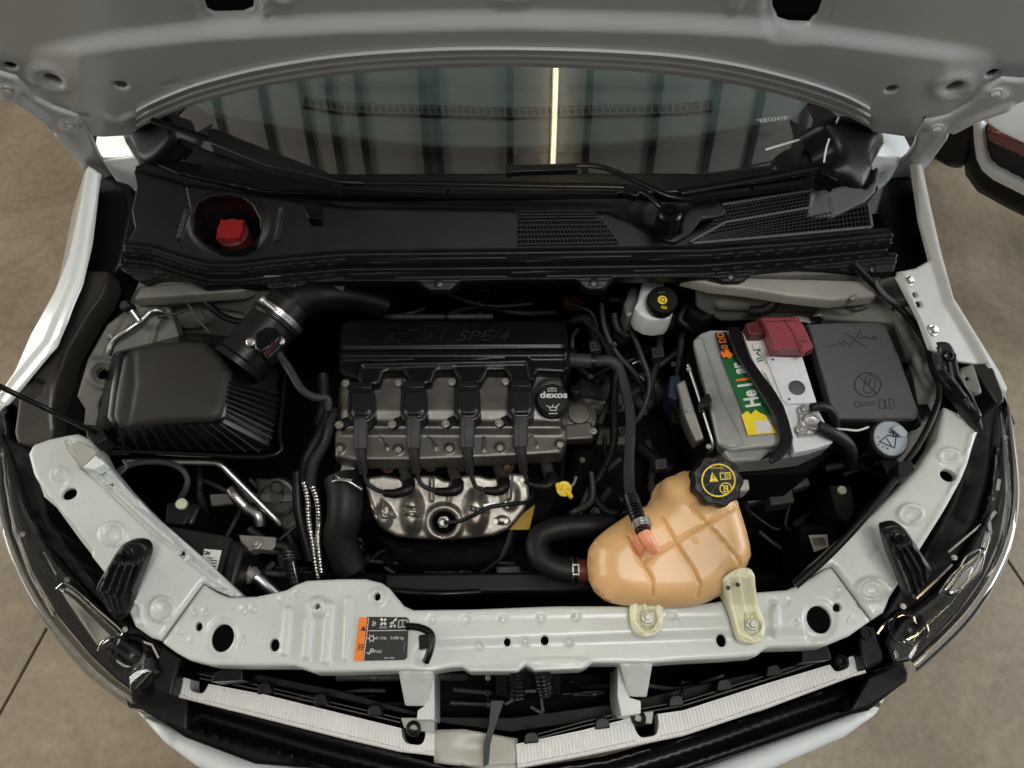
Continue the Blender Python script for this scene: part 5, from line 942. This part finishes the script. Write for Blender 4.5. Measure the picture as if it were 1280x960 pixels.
for i in range(3): lathe('ferrule_ring',[(.0102,-.001),(.0112,0),(.0102,.001)],P(360.5+.6*i,690+4*i,.752),M['alu'],ap,ax=(.1,-1,-.2))
tube('spring_edge',[(366,702,.75),(369,716,.745),(372,730,.735)],.0011,M['alu'],ap)
tag(tube('vacuum_hose',[(146,592,.83),(154,585,.835),(176,578,.84),(205,578,.84),(225,585,.84),(234,598,.83),(232,612,.82),(226,622,.80)],.0052,M['rubberg'],n=12),'thin black hose arching below the front edge of the air filter box','hose')
tube('hose_joint',[(154,575,.845),(158,584,.84),(150,592,.835),(145,596,.83)],.003,M['grey'],ap)
tag(tube('vent_tube',[(253,350,.94),(254,366,.93),(262,382,.92),(280,396,.91),(302,403,.91)],.0062,M['blackg'],n=12),'black vent tube curling out from under the cowl above the air filter box','hose')
fp=thing('brake_line_pipe','bent silver pipe with black valve nub on the left inner wing','pipe',(-.52,.72,.88))
tube('silver_pipe',[(204,391,.92),(196,388,.93),(187,391,.93),(176,401,.93),(158,414,.93),(142,427,.92),(137,440,.91),(140,452,.89),(148,460,.87)],.0056,M['alu'],fp,n=12); lathe('valve_nub',[(.009,-.01),(.010,0),(.010,.008),(.008,.011),(.002,.011)],P(160,384,.95),M['black'],fp,ax=(-.2,-.2,1)); lathe('valve_collar',[(.005,-.014),(.0055,.008)],P(168,393,.945),M['alu'],fp,ax=(-.4,.5,.4))
cb=thing('canister_box','matte black box with small white sticker behind the left headlight panel','black box',(-.47,.36,.70))
prism('box_body',[(206,656),(286,670),(291,674),(278,712),(270,740),(240,720),(205,680)],.80,.66,M['blackm'],cb,bv=.003)
prism('box_side',[(288,673),(302,677),(304,685),(292,735),(276,730)],.805,.68,M['black'],cb,bv=.006)
prism('box_upper',[(208,628),(236,624),(240,632),(232,656),(206,655)],.80,.70,M['black'],cb,bv=.003); prism('box_upper',[(238,625),(250,629),(240,657),(232,656)],.805,.70,M['blackg'],cb,bv=.005)
lathe('cream_plug',[(.0095,-.004),(.0095,.003),(.007,.004),(.006,.001),(.002,.001)],P(227,630,.806),M['neck'],cb,n=18)
st_=fplate('box_sticker',[(255,686),(277,688),(271,713),(252,704)],HZ(.8008),M['paper'],cb,.0006,0)
text('sticker_word','GM',HZ(.801),258,691.5,.0085,-8,M['ink'],cb,off=.0002)
strokes('sticker_lines',HZ(.801),[[(259,697),(266,698)],[(262,700),(272,701.5)],[(264,703.5),(271,704.5)],[(264,707),(270,708)]],1.1,M['ink'],cb)
# right front deep area bits
rb=thing('relay_box','small dark relay box with cream plug low behind the amber tank','relay box',(.47,.40,.62))
prism('relay_body',[(1036,606),(1064,606),(1070,640),(1060,655),(1046,640)],.72,.62,M['blackm'],rb,bv=.003); lathe('cream_plug',[(.008,-.004),(.008,.003),(.004,.003)],P(1052,613,.722),M['neck'],rb,n=16)
pb=thing('low_sticker_box','dark box low in the right corner carrying a small white barcode sticker','black box',(.42,.36,.6))
prism('box_body',[(1000,655),(1050,655),(1040,700),(1000,716)],.70,.6,M['deep'],pb,bv=.003); fplate('barcode_sticker',[(1011,669),(1034,668),(1036,683),(1018,690)],HZ(.7012),M['paper'],pb,.001,0)
strokes('barcode_lines',HZ(.7022),[[(1016+2.2*i,672),(1018+2.2*i,682)] for i in range(7)],.9,M['ink'],pb)
gs=thing('shift_linkage','dark gearbox linkage of rods and clips in the shadow right of the engine','linkage',(.2,.62,.7))
for q,r,mm in (([(790,455,.76),(800,452,.76),(806,462,.75)],.004,'alu'),([(800,470,.75),(806,476,.75)],.003,'alu'),([(730,400,.80),(750,420,.80),(762,445,.80)],.006,'rubber'),([(715,380,.82),(740,392,.81),(748,420,.80)],.004,'rubber'),([(800,560,.70),(840,590,.72)],.012,'rubber'),([(740,620,.68),(760,640,.68),(790,640,.68)],.010,'rubber'),([(720,596,.76),(716,606,.76),(704,616,.76)],.003,'silver'),([(860,380,.84),(850,400,.83),(870,412,.82)],.008,'rubber'),([(768,392,.80),(772,410,.79),(786,420,.78)],.007,'rubberg')):
    tube('linkage_rod',q,r,M[mm],gs)
prism('linkage_bracket',[(704,371),(726,371),(732,377),(728,383),(706,380)],.80,.78,M['rust'],gs); prism('linkage_plate',[(765,405),(788,402),(792,420),(776,430),(766,420)],.78,.76,M['deep'],gs,bv=.003)
lathe('linkage_boss',[(.018,-.03),(.018,0),(.012,.004),(.004,.004)],P(790,448,.74),M['deep'],gs); lathe('linkage_boss',[(.022,-.03),(.022,0),(.014,.004),(.004,.004)],P(735,540,.72),M['deep'],gs)
tag(tube('cowl_drain_hose',[(975,345,.95),(974,362,.94),(970,378,.92),(955,388,.90),(938,388,.89)],.0095,M['rubber'],n=14),'black drain hose dropping from the cowl behind the red terminal cover','hose')
pbk=thing('fuse_box_bracket','small bare metal bracket between the red terminal cover and the fuse box','bracket',(.5,.75,.88)); prism('bracket_plate',[(996,394),(1014,398),(1020,392),(1022,388),(1029,390),(1028,400),(1014,404),(996,400)],.90,.896,M['silver'],pbk); bolt('bracket_bolt',1025,394,.903,.006,M['steel'],pbk)
# radiator pieces low in front
rad=thing('radiator','dark radiator and fan shroud seen behind the crossmember','radiator',(0,.28,.5))
prism('radiator_core',[(330,716),(660,716),(1000,716),(1000,745),(330,745)],.66,.40,M['deep'],rad); prism('shroud_top',[(480,716),(740,714),(740,740),(480,742)],.72,.64,M['black'],rad,bv=.006)
tube('shroud_pipe',[(486,738,.76),(520,741,.76),(560,742,.76),(600,740,.75)],.006,M['blackg'],rad); prism('fan_motor_mount',[(600,690),(640,684),(668,690),(660,712),(610,712)],.64,.56,M['deep'],rad,bv=.004)
# ================================================================ PARKED CAR at right
pk=thing('parked_car','rear corner of another white car with black bumper and red reflector, parked at right','car',(2.2,1.9,0))
PZ=lambda px,py,z:(px,py,z)
prism('rear_bumper',[(1204,160,.52),(1216,140,.57),(1300,175,.57),(1560,290,.57),(1560,420,.35),(1330,292,.35),(1262,256,.35),(1228,236,.35),(1212,212,.37)],0,0,M['blackm'],pk,bottom=[(1200,170,.40),(1216,160,.40),(1300,190,.40),(1560,290,.40),(1560,420,.27),(1340,300,.27),(1260,262,.27),(1220,240,.27),(1206,220,.27)],bv=.02)
BFm=F3((1216,145,.64),(1300,180,.64),(1280,245,.42))
relief('bumper_trim',[(1214,147),(1219,151),(1226,155),(1229,188),(1233,204),(1242,212),(1280,232),(1400,292),(1400,308),(1280,246),(1240,226),(1226,214),(1219,200),(1216,180)],M['gloss'],pk,fr=BFm.up(.03),res=.012,er=.008,thick=.04,smooth=0)
relief('bumper_mesh_panel',[(1231,158),(1400,235),(1400,292),(1280,231),(1243,211),(1235,203),(1231,188)],M['rubber'],pk,fr=BFm.up(.012),res=.02,er=.004,thick=.02,fs=[lambda X,Y:.004*np.sin(X*1.4)*np.sin(Y*1.6)])
relief('red_reflector',[(1233,163),(1280,180),(1400,232),(1400,250),(1280,197),(1235,176)],M['tail'],pk,fr=BFm.up(.028),res=.012,er=.003,thick=.02)
relief('white_tailgate_panel',[(1218,144),(1236,138),(1280,128),(1420,100),(1560,90),(1560,320),(1400,238),(1280,180),(1250,166)],M['gloss'],pk,fr=F3((1218,144,.72),(1280,178,.70),(1280,130,.78)),res=.03,er=.006,thick=.006)
tw=lathe('tyre',[(.10,-.10),(.22,-.10),(.30,-.085),(.315,-.05),(.315,.05),(.30,.085),(.22,.10),(.10,.10)],P(1166,150,.30)+Vector((.22,.30,0)),M['rubber'],pk,ax=(1,-.2,0),n=40)
prism('side_sill',[(1150,150,.5),(1204,140,.6),(1215,165,.5),(1206,205,.42),(1180,205,.4),(1156,188,.4)],0,0,M['blackm'],pk,bottom=[(1150,165,.25),(1204,160,.25),(1212,190,.25),(1204,212,.3),(1185,208,.3),(1160,194,.3)],bv=.02)

# ================================================================ dim machinery low in the bay
rnd=random.Random(11)
ub=thing('gearbox','grimy ribbed gearbox housing low in the shadow between engine and amber tank','gearbox',(.16,.55,.45))
relief('gearbox_case',[(722,470),(760,462),(830,470),(856,500),(850,560),(820,610),(770,640),(724,630),(708,600),(716,560),(712,500)],M['dim2'],ub,fr=.62,res=.006,er=.02,thick=.10,fs=[('l',[(730,500),(840,520)],5,.010),('l',[(728,540),(838,556)],5,.010),('l',[(730,580),(815,596)],5,.010),('l',[(770,470),(764,632)],6,.012),('b',800,500,24,22,.02,.5),('b',744,606,18,16,.016,.5),('g',800,500,30,28,.006,5)])
for x,y in ((726,486),(838,492),(846,552),(816,602),(732,620),(770,634),(790,474)): bolt('gearbox_bolt',x,y,.632,.007,M['dim2'],ub)
prism('selector_bracket',[(742,536),(790,530),(796,548),(780,556),(746,556)],.70,.66,M['dim2'],ub,bv=.004); lathe('selector_tower',[(.022,-.05),(.022,0),(.016,.006),(.009,.008),(.008,.02)],P(806,500,.68),M['dim2'],ub,n=24)
tube('selector_cable',[(806,492,.70),(796,470,.74),(770,440,.77),(756,410,.79),(752,380,.80)],.0055,M['dim'],ub); tube('selector_cable',[(776,542,.71),(800,520,.74),(812,480,.77),(800,440,.79),(784,400,.80),(780,372,.80)],.0055,M['dim'],ub)
def clump(name,label,cat,loc,box,z,nn,rr,mats,seedv):
    r=random.Random(seedv); t=thing(name,label,cat,loc); x0,y0,x1,y1=box
    for i in range(nn):
        x=r.uniform(x0,x1); y=r.uniform(y0,y1); a=r.choice((0,1,1,0,.5)); L=r.uniform(.5,1)
        dx=(x1-x0)*L*(.7 if a<.6 else .2)*r.choice((-1,1)); dy=(y1-y0)*L*(.7 if a>.4 else .2)*r.choice((-1,1))
        X=lambda v:min(max(v,x0),x1); Y=lambda v:min(max(v,y0),y1); zz=r.uniform(*z)
        q=[(x,y,zz),(X(x+dx*.35+r.uniform(-12,12)),Y(y+dy*.3+r.uniform(-12,12)),zz+r.uniform(-.02,.02)),(X(x+dx*.7+r.uniform(-12,12)),Y(y+dy*.7),zz+r.uniform(-.03,.03)),(X(x+dx),Y(y+dy),zz-r.uniform(0,.05))]
        R_=r.uniform(*rr); h=tube('hose',q,R_,M[r.choice(mats)],t,n=10,cor=r.choice((0,0,.18)),pitch=.0045)
        if r.random()<.6:
            c=P(*q[1]); d=(P(*q[2])-c).normalized(); lathe('hose_clip',[(R_*1.15,-.004),(R_*1.25,0),(R_*1.15,.004)],c,M[r.choice(('steel','dim2','black'))],h,ax=d,n=14)
    return t
c=clump('hose_cluster','tangle of dim hoses and cables between the engine and the silver control unit','hoses',(.2,.6,.6),(716,400,852,640),(.66,.76),16,(.003,.009),['dim','rubber','rubberg','dim','black'],3)
for x,y,z in ((744,432,.77),(822,440,.76),(840,400,.78),(770,500,.74),(846,520,.74),(826,580,.76)):
    prism('plug_connector',[(x-8,y-6),(x+7,y-8),(x+9,y+5),(x-6,y+7)],z+.01,z-.012,M['dim'],c,bv=.002); prism('plug_latch',[(x-3,y-3),(x+3,y-4),(x+4,y+2),(x-2,y+3)],z+.014,z+.009,M['rubberg'],c,bv=.001)
for x,y,z in ((800,404,.80),(768,430,.79),(860,470,.80),(738,470,.80),(728,575,.78),(842,455,.80)): bolt('bracket_bolt',x,y,z,.0055,M['dim2'],c)
c=clump('hose_cluster','dim hoses and cables crossing below the front of the air filter box','hoses',(-.35,.45,.6),(250,575,400,716),(.60,.70),13,(.003,.008),['dim','rubberg','dim','rubber'],5)
prism('compressor_bracket',[(318,596),(372,600),(376,650),(360,664),(326,640)],.66,.60,M['dim2'],c,bv=.006); lathe('compressor_pulley',[(.030,-.02),(.036,-.018),(.036,0),(.031,.002),(.030,-.006),(.014,-.006),(.012,.004)],P(346,622,.70),M['dim2'],c,ax=(0,-.5,.8),n=32)
prism('wing_stay',[(262,618),(300,616),(372,618),(372,626),(300,628),(264,632)],.70,.69,M['primer'],c,bv=.001)
lathe('clamp_ear',[(.012,-.004),(.013,0),(.009,.004),(.008,0)],P(345,609,.73),M['dim2'],c,n=18); bolt('bracket_bolt',336,604,.735,.006,M['dim2'],c)
c=clump('hose_cluster','dim hoses and wiring low between the heat shield and the radiator','hoses',(-.05,.36,.58),(460,684,730,744),(.56,.66),12,(.003,.008),['dim','rubberg','black','dim'],8)
lathe('fan_motor',[(.045,-.04),(.045,0),(.036,.006),(.034,.002),(.012,.002),(.010,.01)],P(560,716,.62),M['dim'],c,n=32); prism('plug_connector',[(620,708),(650,706),(652,722),(622,724)],.69,.66,M['dim'],c,bv=.003)
tube('engine_dip_tube',[(640,660,.74),(630,690,.70),(615,705,.66),(600,716,.62)],.0045,M['dim2'],c)
c=clump('hose_cluster','dim hoses and cables under the battery and behind the amber tank','hoses',(.45,.42,.55),(930,580,1110,700),(.56,.68),14,(.003,.009),['dim','rubber','rubberg','dim'],14)
prism('plug_connector',[(960,612),(990,608),(994,628),(964,632)],.72,.68,M['dim'],c,bv=.003); prism('tank_stub',[(922,600),(936,598),(938,612),(924,614)],.86,.82,M['beige'],c,bv=.004)
prism('battery_tray_arm',[(930,618),(1010,596),(1014,606),(936,630)],.70,.67,M['dim2'],c,bv=.003)
c=clump('hose_cluster','dim hoses and brake pipes low behind the intake manifold below the cowl','hoses',(0,.78,.7),(480,362,790,396),(.74,.80),10,(.003,.007),['dim','rubberg','dim','black'],21)
strokes('copper_strip',HZ(.86),[[(575,357),(612,363)]],1.4,M['dim2'],c,th=.003)
c=clump('hose_cluster','dim cables and clips on the front panel left of the hood latch','hoses',(-.2,.2,.6),(320,846,610,880),(.64,.70),8,(.002,.006),['dim','rubberg','black'],31)
c=clump('hose_cluster','dim cables and clips on the front panel right of the hood latch','hoses',(.25,.2,.6),(700,842,1000,868),(.64,.70),8,(.002,.006),['dim','rubberg','black'],37)
# radiator fins: visible lattice edges behind the foam strips
for pts in ([(250,848),(330,863),(427,886),(500,903)],[(660,926),(727,908),(790,893),(854,882),(963,848),(1035,824)]):
    strokes('core_edge_bar',HZ(.742),[pts],1.5,M['dim'],car,th=.006)
    strokes('core_edge_bar',HZ(.735),[[(x,y-5) for x,y in pts]],1.2,M['dim'],car,th=.006)
# spare hardware on the wing panels
bolt('panel_bolt',137,420,.925,.006,M['steel'],car); bolt('panel_bolt',1068,372,.975,.006,M['steel'],car)
tube('brake_line',[(215,372,.93),(235,380,.925),(246,398,.915),(262,415,.905)],.0018,M['dim2'],car); tube('harness_wire',[(196,396,.92),(220,392,.915),(246,386,.91),(258,398,.905)],.0022,M['dim'],car); tube('harness_wire',[(1035,385,.92),(1050,380,.925),(1070,388,.92),(1086,384,.92)],.0018,M['dim'],car)
